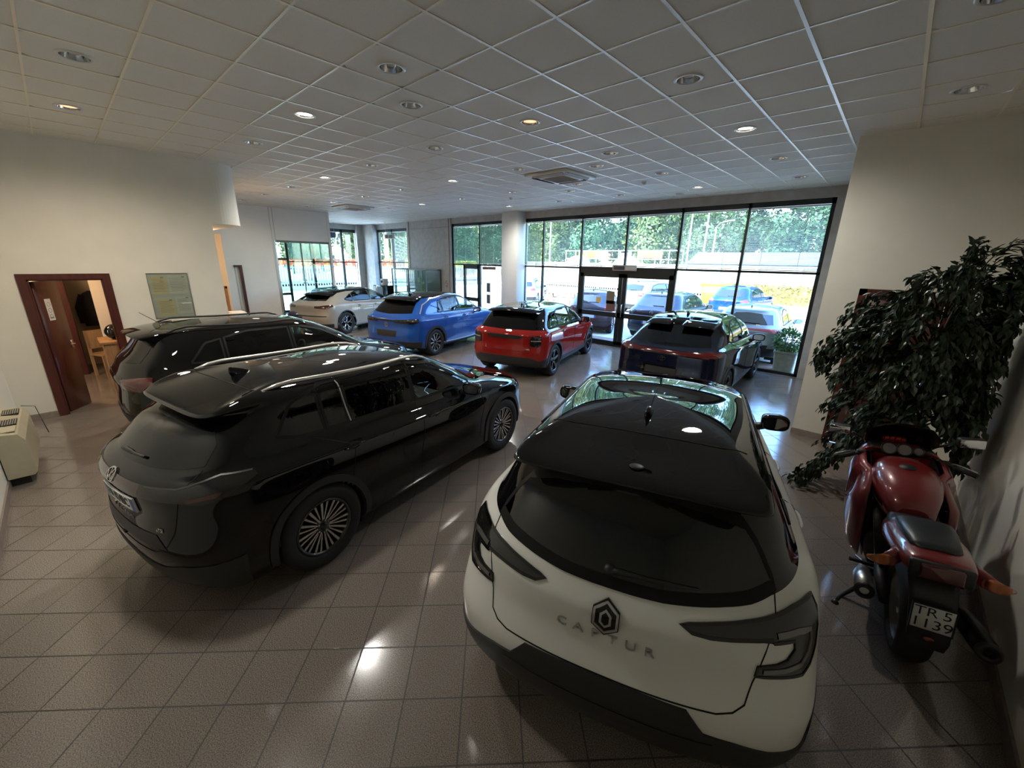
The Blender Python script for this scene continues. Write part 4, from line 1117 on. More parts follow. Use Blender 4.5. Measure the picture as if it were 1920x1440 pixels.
NAVY = paint('navy_paint', (.006, .008, .022), .0, rough=.25)
def navy_car():
    L, Wd, H = 4.362, 1.832, 1.564
    ov = {3: dict(xr=.0), 4: dict(xr=.03, zr=.80, w=.905), 5: dict(xr=.03, zr=.95, zsr=.97, w=.90), 6: dict(xr=.06, zr=1.04, zsr=1.05, w=.86), 7: dict(xr=.14, zr=1.08, zsr=1.10, w=.78), 8: dict(xr=.46, zr=1.25), 9: dict(xr=.68, zr=1.37, w=.60), 10: dict(xr=.74, zr=1.44), 11: dict(xr=1.1, zr=1.52), 12: dict(xr=1.5, zr=1.55)}
    c = Car('coupe_crossover', (-2.651, 6.536), D(93), L, Wd, H, rows_for(L, Wd, H, ov), NAVY,
            'dark navy coupe crossover car with a full width red light bar, nearest the large window', wb=(.85, 2.64), rt=.35, nr=2.6, cell=.045)
    CARS['navy'] = c
    c.patch('rear_window', [(-.66, 1.115), (0, 1.09), (.66, 1.115), (.54, 1.33), (0, 1.375), (-.54, 1.33)], 'rear', GL_DARK, off=.003)
    c.patch('windshield', [(-.66, 1.05), (.66, 1.05), (.56, 1.42), (-.56, 1.42)], 'ws', GL_FRONT, cut=.03)
    c.side_glass([(1.0, 1.13), (1.4, 1.08), (2.6, 1.03), (3.10, 1.02)], [(1.0, 1.14), (1.3, 1.32), (1.7, 1.42), (2.2, 1.43), (2.5, 1.36), (3.10, 1.03)], [1.35, 2.1], [GL_DARK, GL_FRONT, GL_FRONT])
    c.both('tail_light', [(.0, .99), (.55, .98), (.80, .96), (1.2, .99), (1.25, 1.06), (.9, 1.06), (.5, 1.04), (.0, 1.035)], 'rc', REDL, off=.006)
    g = MB()
    for (a, b) in ((.065, .04), (.02, .034)): c.strip('', [(a * math.cos(t), .90 + b * math.sin(t)) for t in np.linspace(0, 2 * PI, 25)[:-1]], .010, 'rc', None, off=.008, closed=True, mb=g, step=.02)
    c.strip('', [(.045 * math.cos(t), .922 + .016 * math.sin(t)) for t in np.linspace(0, 2 * PI, 25)[:-1]], .009, 'rc', None, off=.008, closed=True, mb=g, step=.02)
    g.build('emblem', CHROME, c.root)
    c.patch('plate_recess', [(-.34, .60), (.34, .60), (.40, .78), (-.40, .78)], 'rc', BLACKGL, off=.006)
    c.patch('licence_plate', [(-.26, .635), (.26, .635), (.26, .745), (-.26, .745)], 'rc', BLACKPL, off=.014, depth=-.006)
    c.patch('bumper_cladding', [(-1.25, .50), (-.8, .56), (-.5, .50), (.5, .50), (.8, .56), (1.25, .50), (1.25, .28), (0, .28), (-1.25, .28)], 'rc', CLAD, off=.008, cell=.07)
    for sg in (1, -1):
        g = MB(); rings = []
        for t in np.linspace(0, 1, 9):
            y = sg * (.10 + .48 * t); dx = .10 * t ** 2
            rings.append([(x + dx, y, z - .03 * t * t) for x, z in [(1.0, 1.508), (.78, 1.465), (.56, 1.405), (.55, 1.392), (.64, 1.372), (.82, 1.40), (1.0, 1.46)]])
        g.loft(rings); g.build('roof_spoiler', BLACKGL, c.root)
    c.finish(BLACKGL, 8 * 5); c.arches(CLAD, .05); c.wheels('five', .24)
    c.mirror(2.62, 1.04, BLACKGL); c.handles([(2.1, .92)], NAVY); c.fin(1.15, BLACKGL)
    c.seams([[(2.1, 1.03), (2.08, .8), (2.04, .42)], [(1.2, 1.1), (1.36, .95), (1.3, .7)]], 'side'); c.seats(2.0, 1.2)
navy_car()
# ------------------------------------------------------------------ recessed downlights
RINGM = mat('ring_white', (.62, .60, .56), .35)
REFL = mat('reflector', (.62, .62, .63), .12, 1.0)
BULBW = mat('bulb_white', (1, 1, 1), .5, emit=(1, .96, .88), estr=6)
BULBO = mat('bulb_warm', (1, .7, .4), .5, emit=(1, .50, .26), estr=.42)
BULBX = mat('bulb_off', (.55, .53, .50), .25)
rows_y = [9.45, 7.65, 5.85, 4.05, 2.25, .45]
rn = ['first row from the shop windows', 'second row from the shop windows', 'third row from the shop windows', 'fourth row from the shop windows', 'second row from the camera', 'row nearest the camera']
nth = ['first', 'second', 'third', 'fourth', 'fifth', 'sixth', 'seventh', 'eighth', 'ninth']
for (x, y) in DOWN + EXTRA:
    st = LIT.get((x, y), 'x')
    if (x, y) in EXTRA:
        lab = {0: 'small unlit spotlight between grid rows, nearest the camera', 1: 'small unlit spotlight beside the near air conditioner', 2: 'small unlit spotlight close above the window header', 3: 'small unlit spotlight on the far side of the near air conditioner'}[EXTRA.index((x, y))]
    else:
        k = rows_y.index(y); same = sorted([p[0] for p in DOWN if p[1] == y], reverse=True)
        lab = '%s ceiling downlight, %s from the right in the %s' % ({'x': 'unlit chrome', 'w': 'lit white', 'o': 'glowing orange'}[st], nth[same.index(x)], rn[k])
    r = empty('downlight', (x, y, ZC), 0, lab, 'ceiling light', 'recessed ceiling downlights')
    hx, hy = -3.81 + .6 * round((x + 3.81) / .6 - .5) + .3, 1.354 + .6 * round((y - 1.354) / .6 - .5) + .3
    r.location = (hx, hy, ZC)
    MB().lathe([(.096, .002), (.094, -.008), (.112, -.010), (.120, -.004), (.121, .0)], None, 28).build('trim_ring', RINGM, r)
    MB().lathe([(.094, -.004), (.088, .03), (.070, .075), (.045, .10), (.001, .105)], None, 28).build('reflector', REFL, r)
    bm_ = {'x': BULBX, 'w': BULBW, 'o': BULBO}[st]
    g = MB(); g.lathe([(.001, .012), (.030, .016), (.040, .035), (.034, .07), (.03, .10)], None, 16); g.build('bulb', bm_, r)
    if st != 'x':
        MB().lathe([(.001, .008), (.072, .010), (.074, .016), (.001, .018)], None, 24).build('lamp_face', bm_, r)
        ld = bpy.data.lights.new('downlight_lamp', 'SPOT'); ld.spot_size = math.radians(168); ld.spot_blend = .8; ld.shadow_soft_size = .12
        ld.energy = LAMP_W.get((x, y), 55 if st == 'w' else 12); ld.color = (1, .97, .89) if st == 'w' else (1, .84, .66)
        lo = bpy.data.objects.new('lamp', ld); COL.objects.link(lo); lo.parent = r; lo.location = (0, 0, -.03)

# ------------------------------------------------------------------ ceiling air conditioners, sensors
ACW = mat('ac_white', (.60, .58, .52), .45); ACG = noisy('ac_grille', (.30, .25, .16), (.24, .20, .13), 60, .7)
def cassette(x, y, lab):
    r = empty('air_conditioner', (x, y, ZC), 0, lab, 'air conditioner', 'ceiling air conditioners')
    MB().bbox(-.48, .48, -.48, .48, -.045, -.002, .015, 2).build('panel', ACW, r)
    for k in range(4):
        M = Matrix.Rotation(k * PI / 2, 4, 'Z')
        f = MB().obox(M @ Matrix.Translation((0, .385, -.048)), .66, .075, .008); f.build('air_slot', BLACKPL, r)
        f = MB().obox(M @ Matrix.Translation((0, .40, -.058)) @ Matrix.Rotation(.5, 4, 'X'), .64, .055, .006); f.build('louvre', ACW, r)
    MB().bbox(-.31, .31, -.31, .31, -.068, -.044, .012, 2).build('grille_frame', ACW, r)
    g = MB(); g.box(-.25, .25, -.25, .25, -.071, -.069)
    for k in range(25): g.box(-.25, .25, -.248 + k * .0204, -.242 + k * .0204, -.075, -.071)
    g.build('grille', ACG, r)
cassette(-5.05, 6.74, 'white ceiling air conditioner above the red car, the nearer one')
cassette(-13.1, 6.75, 'far ceiling air conditioner near the glass office')
for x, y, lab in [(-4.11, 8.25, 'small smoke detector on the ceiling in front of the entrance door'), (-7.71, 8.25, 'small smoke detector on the ceiling in front of the white column')]:
    r = empty('smoke_detector', (x, y, ZC), 0, lab, 'smoke detector', 'ceiling smoke detectors')
    MB().lathe([(.001, -.055), (.028, -.052), (.034, -.035), (.05, -.03), (.056, -.012), (.056, 0)], None, 20).build('housing', ACW, r)
    MB().lathe([(.035, -.036), (.036, -.028), (.051, -.026)], None, 20).build('vent', BLACKPL, r)

# ------------------------------------------------------------------ framed sheets on the left wall
r = empty('notice_board', (XW, 1.25, 1.74), 0, 'glass framed notice board with four yellowed sheets on the left wall', 'notice board')
MB().box(.002, .010, -.265, .265, -.36, .36).build('backing', mat('board_grey', (.40, .38, .34), .6), r)
OLDP = mat('old_paper', (.48, .38, .22), .8); GREYP = mat('grey_paper', (.46, .43, .37), .8); INK = mat('ink_grey', (.20, .19, .17), .8)
for (y0, y1, z0, z1, m) in [(-.235, -.03, .02, .32, OLDP), (-.01, .25, .02, .33, GREYP), (-.20, .02, -.33, -.05, OLDP), (.04, .25, -.31, -.02, GREYP)]:
    p = MB().box(.010, .0115, y0, y1, z0, z1).build('sheet', m, r)
    g = MB()
    for k in range(9):
        z = z1 - .05 - k * (z1 - z0 - .08) / 9
        g.box(.0115, .0122, y0 + .02, y1 - .02 - .05 * rnd.random(), z, z + .005)
    g.box(.0115, .0122, y1 - .07, y1 - .03, z1 - .035, z1 - .015)
    g.build('print', INK, p)
MB().box(.014, .017, -.265, .265, -.36, .36).build('cover_glass', PANE, r)
g = MB()
for (y0, y1, z0, z1) in [(-.272, .272, .36, .368), (-.272, .272, -.368, -.36), (-.272, -.264, -.368, .368), (.264, .272, -.368, .368)]: g.box(0, .02, y0, y1, z0, z1)
g.build('frame', mat('frame_steel', (.42, .42, .40), .3, .9), r)

# ------------------------------------------------------------------ fan heater against the back wall
CREAM = noisy('cream_sheet_metal', (.46, .42, .30), (.42, .38, .27), 8, .45)
r = empty('fan_heater', (-6.45, -.79, 0), 0, 'cream fan heater cabinet with black top grilles standing by the wall', 'heater')
prof = [(.0, .10), (.19, .10), (.215, .13), (.205, .50), (.165, .575), (.0, .60)]
g = MB(); g.loft([[(x, y, z) for y, z in prof] for x in (-1.15, 0)], 0, False); g.build('cabinet', CREAM, r)
MB().box(-1.10, -.06, .0, .15, 0, .10).build('plinth', BLACKPL, r)
for (x0, x1) in [(-.58, -.34), (-1.04, -.80)]:
    g = MB().box(x0, x1, .02, .15, .586, .6015)
    q = g.build('grille', BLACKPL, r); q.rotation_euler = (0, 0, 0)
    b = MB()
    for k in range(7): b.box(x0 + .01, x1 - .01, .03 + k * .018, .037 + k * .018, .6015, .606)
    b.build('grille_bars', mat('grille_bar', (.30, .27, .20), .5), q)
MB().box(-.30, -.08, .03, .15, .592, .600).build('control_lid', CREAM, r)
MB().tube([(-1.14, .16, .60), (-1.10, .27, .58), (-.80, .33, .30)], .004, 6).build('open_flap_edge', BLACKPL, r)

# ------------------------------------------------------------------ glazed display cabinet and speaker by the panel wall
r = empty('display_cabinet', (-15.2, 10.35, 0), 0, 'glass display cabinet with dark frame against the concrete wall', 'cabinet')
g = MB()
for x in (-1.25, -.02, 1.22):
    for y in (-.36, .36): g.box(x, x + .04, y, y + .04, 0, 2.0)
for z in (0, .95, 1.96):
    for y in (-.36, .36): g.box(-1.25, 1.26, y, y + .04, z, z + .04)
    for x in (-1.25, 1.22): g.box(x, x + .04, -.36, .40, z, z + .04)
g.build('frame', mat('anodised_dark', (.06, .06, .055), .4, .7), r)
for z in (.97, 1.45): MB().box(-1.21, 1.22, -.32, .36, z, z + .008).build('shelf', GPANE, r)
MB().box(-1.21, 1.22, -.335, -.33, .04, 1.96).build('door_glass', GPANE, r)
MB().box(-1.21, 1.22, .37, .375, .04, 1.96).build('back_panel', mat('grey_back', (.10, .10, .09), .5), r)
for x, z, w, h, c, nm, lab in [(-14.75, .985, .10, .30, (.40, .42, .06), 'can', 'yellow can on the middle shelf of the display cabinet'), (-14.45, .985, .12, .16, (.05, .05, .05), 'tin', 'black tin on the middle shelf of the display cabinet'), (-15.75, .985, .16, .22, (.5, .5, .48), 'box', 'pale box on the middle shelf, at the left of the display cabinet'), (-14.9, 1.465, .12, .18, (.55, .50, .45), 'box', 'beige box on the top shelf of the display cabinet')]:
    if nm == 'box': o = MB().bbox(-w / 2, w / 2, -w / 3, w / 3, 0, h, .006).build('carton', mat('c%.2f%.2f' % (x, z), c, .5))
    else: o = MB().lathe([(.001, 0), (w / 2, 0), (w / 2, h * .85), (w * .3, h * .95), (w * .3, h), (.001, h)], None, 20).build('oil_can' if nm == 'can' else 'tin', mat('c%.2f%.2f' % (x, z), c, .3))
    o.location = (x, 10.35, z); tag(o, lab, 'can' if nm != 'box' else 'box')
r = empty('black_cabinet', (-16.55, 9.60, 0), .0, 'tall black cabinet with a small machine on it, left of the glass display cabinet', 'cabinet')
MB().bbox(-.42, .42, -.25, .25, 0, 1.28, .012).build('housing', BLACKGL, r)
MB().box(-.38, -.20, -.256, -.25, .5, 1.24).build('side_panel', mat('panel_pale', (.4, .36, .30), .3), r)
MB().box(-.12, .38, -.256, -.25, .3, 1.24).build('front_grille', CLAD, r)
r = empty('coffee_machine', (-16.45, 9.60, 1.28), 0, 'small white machine on top of the tall black box', 'appliance')
MB().bbox(-.12, .12, -.12, .12, 0, .28, .03, 3).build('housing', WHITEC, r)
MB().lathe([(.001, 0), (.06, 0), (.055, .02), (.001, .03)], Matrix.Translation((0, -.121, .16)) @ Matrix.Rotation(PI / 2, 4, 'X'), 20).build('round_window', BLACKPL, r)
# key rack / flower picture on the wall left of the side door
r = empty('wall_picture', (-13.62, 10.79, 1.45), 0, 'small floral wall plaque left of the side door', 'picture')
MB().lathe([(.001, -.004), (.13, -.004), (.14, 0)], Matrix.Rotation(PI / 2, 4, 'X'), 24).build('plate', mat('plaque', (.42, .37, .32), .6), r)
for k in range(7):
    a = 2 * PI * k / 7
    MB().sphere((.07 * math.cos(a), -.012, .10 * math.sin(a)), (.028, .008, .028), 10, 6).build('flower', mat('petal%d' % (k % 3), [(.45, .15, .12), (.50, .48, .45), (.12, .20, .08)][k % 3], .6), r)

# hanging signs
def hang_sign(nm, loc, rz, w, h, m, lab, rods=.42):
    r = empty(nm, loc, rz, lab, 'sign')
    b = MB().bbox(-w / 2, w / 2, -.02, .02, -h / 2, h / 2, .004).build('board', m, r)
    for x in (-w * .4, w * .4): MB().cyl((x, 0, h / 2), (x, 0, h / 2 + rods), .004, n=6).build('hanging_rod', STEEL, r)
    return r
SIGNW = mat('sign_grey', (.40, .38, .36), .5)
s1 = hang_sign('hanging_sign', (-16.95, 10.3, 3.33), 0, .75, .20, SIGNW, 'grey rectangular sign hanging before the window right of the corner column', .5)
MB().box(-.30, -.06, -.022, -.02, -.07, .07).build('pictogram', mat('dark_maroon', (.10, .04, .05), .5), s1)
MB().box(-.02, .30, -.022, -.02, -.07, .07).build('dark_field', mat('dark_grey', (.06, .06, .06), .5), s1)
s2 = hang_sign('hanging_sign', (-19.2, 8.62, 3.38), PI / 2, .62, .22, mat('sign_navy', (.012, .02, .05), .4), 'dark blue sign hanging before the far left end window', .46)
# sign box above the entrance door
r = empty('exit_sign', (-5.72, 10.80, 2.26), 0, 'grey sign box fixed above the entrance door', 'sign')
MB().bbox(-.36, .36, -.035, .03, -.075, .075, .01).build('housing', SIGNW, r)
MB().box(-.32, .02, -.037, -.035, -.05, .05).build('lettering_panel', mat('dark_grey'), r)
MB().box(.05, .33, -.037, -.035, -.05, .05).build('pale_panel', mat('pale_glass'), r)
# sheets stuck on the entrance door and side window
for (x, z, w, h, m, nm, lab) in [(-6.13, 1.42, .26, .36, mat('brown_sheet', (.20, .16, .10), .7), 'notice', 'brown sheet stuck high on the entrance door'), (-6.10, 1.02 + .16, .30, .30, mat('maroon_sheet', (.17, .09, .08), .7), 'notice', 'maroon sheet stuck low on the entrance door'), (-6.52, 1.33, .16, .16, mat('yellow_sheet', (.75, .55, .18), .7), 'sticker', 'small yellow sheet stuck on the entrance door')]:
    o = MB().box(-w / 2, w / 2, -.001, .001, -h / 2, h / 2).build('paper_sheet', m); o.location = (x, 10.885, z); tag(o, lab, 'paper', 'sheets on the entrance door')
for z, lab in [(1.42, 'upper dark sheet stuck on the glass beside the side door'), (1.0, 'lower dark sheet stuck on the glass beside the side door')]:
    o = MB().box(-.10, .10, -.001, .001, -.17, .17).build('paper_sheet', mat('slate_sheet', (.05, .06, .07), .6)); o.location = (-11.28, 10.895, z); tag(o, lab, 'paper', 'dark sheets on the side window')
V, F = text2d('orario', .17); V2, F2 = text2d('apertura', .15)
g = MB(); g.add([(-x, 0, y) for x, y in V], F); g.add([(-x, 0, y - .19) for x, y in V2], F2)
o = g.build('window_lettering', mat('slate_sheet')); o.location = (-12.2, 10.892, 1.50); tag(o, 'opening hours lettering on the side door, seen reversed', 'lettering')
o = MB().box(-.35, .35, -.001, .001, -.05, .05).build('window_sticker', mat('maroon_sheet')); o.location = (-11.25, 10.893, 2.12); tag(o, 'long maroon strip at the top of the pane beside the side door', 'sticker')

# passage: framed board and white printer, cap on the office sill
r = empty('picture_frame', (-13.08, 2.42 + .35, 1.15), 0, 'wooden picture frame on the orange lit passage wall', 'picture')
g = MB()
for (y0, y1, z0, z1) in [(-.22, .22, .42, .48), (-.22, .22, -.48, -.42), (-.22, -.17, -.48, .48), (.17, .22, -.48, .48)]: g.box(0, .03, y0, y1, z0, z1)
g.build('frame', mat('orange_wood', (.30, .12, .04), .4), r)
MB().box(.002, .008, -.17, .17, -.42, .42).build('picture', noisy('collage', (.45, .33, .18), (.22, .13, .06), 9, .6), r)
r = empty('printer', (-12.2, 2.9, 0), 0, 'white machine standing in the passage under the picture', 'appliance')
MB().bbox(-.25, .25, -.2, .2, 0, 1.02, .02).build('housing', WHITEC, r)
MB().bbox(-.2, .2, -.16, .16, 1.02, 1.05, .01).build('lid', WHITEC, r)
r = empty('cap', (-10.95, 3.8, .97), .6, 'dark cap with a white emblem resting on a stand left of the beige car', 'cap')
g = MB(); g.loft([[(px, py, z) for px, py in superell(0, 0, .12 * k, .10 * k, 16, 2)] for z, k in [(0, 1), (.05, 1.02), (.10, .85), (.13, .5), (.14, .1)]]); g.build('crown', mat('navy_cloth', (.006, .007, .02), .8), r)
g = MB().loft([[(.09 + px, py, z) for px, py in superell(0, 0, .13, .09, 16, 2.4)] for z in (0, .008)]); g.build('peak', mat('navy_cloth'), r)
MB().box(.108, .112, -.03, .03, .03, .08).build('emblem', WHITEC, r)
r = empty('pedestal', (-10.95, 3.8, 0), 0, 'thin dark stand holding a cap, left of the beige car', 'stand')
MB().bbox(-.15, .15, -.15, .15, .93, .97, .005).build('top', BLACKPL, r); MB().cyl((0, 0, 0), (0, 0, .93), .04).lathe([(.001, 0), (.16, 0), (.16, .02), (.001, .03)], None, 20).build('post', BLACKPL, r)

# objects in the back office
r = empty('office_cupboard', (-9.95, .65, 0), 0, 'low wooden cupboard behind the open brown door', 'cupboard')
MB().bbox(-.33, .33, -.36, .45, 0, .93, .004).build('carcass', OAK, r); MB().bbox(-.36, .36, -.40, .46, .93, .97, .004).build('top', OAK, r)
r = empty('helmet', (-9.92, .47, .975), -.6, 'black motorcycle helmet on the wooden cupboard', 'helmet')
g = MB().sphere((0, 0, .125), (.135, .115, .13), 20, 14); g.build('shell', BLACKGL, r)
g = MB().loft([[(.137 * math.cos(a) * k, .117 * math.sin(a) * k, z) for a in np.linspace(-1.1, 1.1, 12)] for z, k in [(.09, .985), (.13, 1.02), (.17, .955)]], 0, True, False, False); g.build('visor', SMOKE, r)
r = empty('office_chair', (-11.60, .40, 0), .4, 'wooden chair in the back office', 'chair')
MB().bbox(-.22, .22, -.22, .22, .43, .47, .01).build('seat', OAK, r); MB().bbox(-.22, -.18, -.22, .22, .55, .92, .01).build('backrest', OAK, r)
for x in (-.2, .2):
    for y in (-.2, .2): MB().box(x - .02, x + .02, y - .02, y + .02, 0, .43 if x > 0 else .92).build('leg', OAK, r)
r = empty('coat', (-13.0, .42, 1.62), 0, 'dark jacket hanging on the back office wall', 'coat')
g = MB(); g.loft([[(.08 + px, py, z) for px, py in superell(0, 0, a, b_, 18, 2.2)] for z, a, b_ in [(-.75, .09, .22), (-.5, .10, .24), (-.2, .09, .22), (-.05, .07, .15), (0, .03, .05)]]); g.build('body', mat('coat_cloth', (.02, .018, .025), .9), r)
for sg in (1, -1): MB().tube([(.08, sg * .15, -.08), (.10, sg * .25, -.35), (.10, sg * .24, -.68)], [.06, .06, .05], 12).build('sleeve', mat('coat_cloth'), r)
MB().cyl((0, 0, .02), (.09, 0, .02), .008).build('hook', STEEL, r)
r = empty('wardrobe', (-12.25, -.55, 0), -PI / 2, 'dark brown wardrobe inside the back office', 'cupboard')
MB().bbox(-.6, .6, -.3, .3, 0, 2.05, .004).build('carcass', BROWNW, r)
for x in (-.3, .3): MB().bbox(x - .29, x + .29, .30, .32, .02, 2.03, .003).build('door', BROWNW, r)
# wall socket plate beside the fig
r = empty('wall_stop', (-.415, 7.0, 1.43), 0, 'small white wall button beside the brown door', 'switch')
MB().lathe([(.001, -.03), (.025, -.028), (.03, 0)], Matrix.Translation((0, .03, 0)) @ Matrix.Rotation(-PI / 2, 4, 'X') @ Matrix.Rotation(PI, 4, 'X'), 16).build('button', WHITEC, r)
# unseen downlight added on the same grid to light the floor near the camera
r = empty('downlight', (-3.51, .454, ZC), 0, 'unseen white ceiling downlight added above the view to light the near floor', 'ceiling light')
MB().lathe([(.096, -.002), (.094, -.010), (.112, -.012), (.120, -.006), (.121, .0)], None, 28).build('trim_ring', RINGM, r)
MB().lathe([(.09, -.004), (.001, -.004)], None, 28).build('bulb', BULBW, r)
ld = bpy.data.lights.new('downlight_lamp', 'SPOT'); ld.spot_size = math.radians(168); ld.spot_blend = .8; ld.shadow_soft_size = .2; ld.energy = 58; ld.color = (1, .97, .89)
lo = bpy.data.objects.new('lamp', ld); COL.objects.link(lo); lo.parent = r; lo.location = (0, 0, -.03)
# ------------------------------------------------------------------ tall potted fig in the corner
def leaf_cloud(pts, size, rs, droop=.5, asp=.42):
    """pts: list of (pos, outward dir); each leaf a folded pointed blade"""
    g = MB()
    V = []; F = []
    for p, d in pts:
        L_ = size * rs.uniform(.7, 1.25); w = L_ * asp / 2
        d = Vector(d) + Vector((rs.uniform(-.8, .8), rs.uniform(-.8, .8), rs.uniform(-.7, .4) - droop)); d.normalize()
        s_ = d.cross(Vector((rs.uniform(-.5, .5), rs.uniform(-.5, .5), 1))).normalized(); u = s_.cross(d)
        p = Vector(p); b = len(V)
        V += [p, p + d * L_ * .38 + s_ * w + u * w * .35, p + d * L_ * .72 + s_ * w * .62 - d * 0 + u * w * .1, p + d * L_ - u * L_ * .12, p + d * L_ * .72 - s_ * w * .62 + u * w * .1, p + d * L_ * .38 - s_ * w + u * w * .35, p + d * L_ * .42]
        F += [(b, b + 1, b + 6), (b + 1, b + 2, b + 6), (b + 2, b + 3, b + 6), (b + 3, b + 4, b + 6), (b + 4, b + 5, b + 6), (b + 5, b, b + 6)]
    g.add(V, F, 0, False)
    return g
LEAF = noisy('fig_leaf', (.022, .045, .018), (.012, .026, .011), 9, .35)
BARK = noisy('bark', (.16, .13, .10), (.10, .08, .06), 30, .85)
rs = random.Random(11)
r = empty('potted_fig', (.36, 5.55, 0), 0, 'tall potted weeping fig in the corner behind the red motorcycle', 'plant')
MB().lathe([(.001, .02), (.16, .0), (.18, .02), (.225, .36), (.235, .40), (.215, .40), (.20, .36), (.001, .35)], None, 32).build('pot', mat('terracotta', (.28, .12, .07), .75), r)
MB().lathe([(.001, .365), (.20, .36)], None, 24).build('soil', mat('soil', (.03, .02, .015), .95), r)
tr = MB(); tw = MB(); lp = []
for k in range(4):
    a = k * PI / 2 + .4; pts = [(.05 * math.cos(a), .05 * math.sin(a), .34), (.07 * math.cos(a + 1), .07 * math.sin(a + 1), .8), (.05 * math.cos(a + 2.2), .05 * math.sin(a + 2.2), 1.3), (.12 * math.cos(a + 3), .12 * math.sin(a + 3), 1.9), (.2 * math.cos(a + 3.2), .16 * math.sin(a + 3.2), 2.3)]
    tr.tube(crom(pts, 5), [.022 - .0008 * i for i in range(21)], 8)
def lim(p):   # keep clear of the walls
    return Vector((min(p.x, .42), min(p.y, 1.30), max(p.z, .06)))
nb = 0
targets = []
for i in range(150):
    z0 = rs.uniform(.75, 2.1); a = rs.uniform(0, 2 * PI)
    rad = rs.uniform(.25, .62) * (1.0 if .7 < z0 < 2.0 else .8)
    targets.append((z0, a, rad, rs.uniform(-.05, .32) - (.1 if z0 < 1 else 0)))
for (z0, a, rad, dz) in [(1.75, -.3, .62, .25), (1.95, -.1, .60, .35), (1.6, .2, .55, .3), (1.2, -.2, .62, -.1), (1.0, 0, .60, -.2), (1.5, 3.0, .75, .1), (1.55, 3.3, .72, .15), (.8, 3.2, .62, -.45), (.7, 3.4, .68, -.45), (.75, 3.0, .60, -.50), (.9, 2.8, .45, -.4), (2.1, 1.2, .3, .48), (2.1, .3, .35, .45), (2.0, 4.6, .4, .42)]:
    for q in range(3): targets.append((z0 + rs.uniform(-.08, .08), a + rs.uniform(-.2, .2), rad * rs.uniform(.85, 1.05), dz))
for (z0, a, rad, dz) in targets:
    p0 = Vector((.06 * math.cos(a), .06 * math.sin(a), z0)); p1 = Vector((rad * math.cos(a), rad * math.sin(a) * .9, z0 + dz)); mid = (p0 + p1) / 2 + Vector((0, 0, .14)); p2 = p1 + Vector((.12 * math.cos(a), .12 * math.sin(a), -.20))
    c = [lim(Vector(p)) for p in crom([p0, mid, p1, p2], 5)]
    tw.tube(c, [.007 - .0004 * i for i in range(len(c))], 5)
    for i in range(4, len(c)):
        for q in range(4):
            d = (c[i] - c[i - 1]); pp = c[i] + Vector((rs.uniform(-.05, .05), rs.uniform(-.05, .05), rs.uniform(-.05, .03)))
            lp.append((lim(pp), d.normalized()))
tr.build('trunk', BARK, r); tw.build('twigs', mat('twig', (.03, .035, .02), .8), r)
leaf_cloud(lp, .085, rs, .35, .50).build('foliage', LEAF, r, recalc=False)

# ------------------------------------------------------------------ red motorcycle on its stand
MRED = mat('motorcycle_red', (.17, .007, .008), .3, .1, 1.0, .03)
AMBER = mat('amber_lens', (.42, .11, .015), .15, 0, 1.0)
VINYL = mat('seat_vinyl', (.016, .02, .022), .38)
ENG = noisy('engine_grey', (.035, .033, .03), (.022, .02, .02), 20, .5, metal=.5)
BRED = mat('brake_lens', (.07, .006, .006), .12, 0, 1.0)
bk = empty('motorcycle', (.515, 3.30, 0), 0, 'red faired motorcycle with a square white plate, on its stand by the right wall', 'motorcycle')
bk.rotation_euler = (Matrix.Rotation(D(97), 4, 'Z') @ Matrix.Rotation(D(-6), 4, 'X')).to_euler()
def bw(x, R, wd, nm, rimr):
    M = Matrix.Translation((x, 0, R)) @ Matrix.Rotation(PI / 2, 4, 'X')
    t = MB(); h = wd / 2
    pr = [(rimr, -h * .72), (rimr + .03, -h * .98)] + [(R - .075 + .075 * math.sin(a), -h * math.cos(a)) for a in np.linspace(.25, PI - .25, 11)] + [(rimr + .03, h * .98), (rimr, h * .72)]
    t.lathe(pr, M, 44); ty = t.build(nm, TYRE, bk)
    g = MB(); g.lathe([(rimr + .004, -h * .72), (rimr - .012, -h * .5), (rimr - .02, 0), (rimr - .012, h * .5), (rimr + .004, h * .72)], M, 40)
    for k in range(6):
        a = 2 * PI * k / 6
        Q = M @ Matrix.Rotation(a, 4, 'Z') @ Matrix.Translation((rimr * .55, 0, 0)); g.obox(Q, rimr * .9, .035, .03)
    g.lathe([(.05, -h * .6), (.055, 0), (.05, h * .6)], M, 20); g.build('rim', mat('rim_white', (.30, .29, .28), .4, .5), ty)
    d = MB(); d.lathe([(.15, h * .62), (.15, h * .62 + .005), (.09, h * .62 + .005), (.09, h * .62)], M, 36); d.build('brake_disc', STEEL, ty)
bw(0, .312, .175, 'rear_wheel', .215); bw(1.45, .305, .125, 'front_wheel', .215)
def sect(x, hw, z0, z1, n=20, p=2.6, y0=0): return [(x, y0 + py, pz) for py, pz in superell(0, (z0 + z1) / 2, hw, (z1 - z0) / 2, n, p)]
def body(nm, rows, m, parent=None, p=2.6, n=20): return MB().loft([sect(*q, n=n, p=p) for q in rows]).build(nm, m, parent or bk)
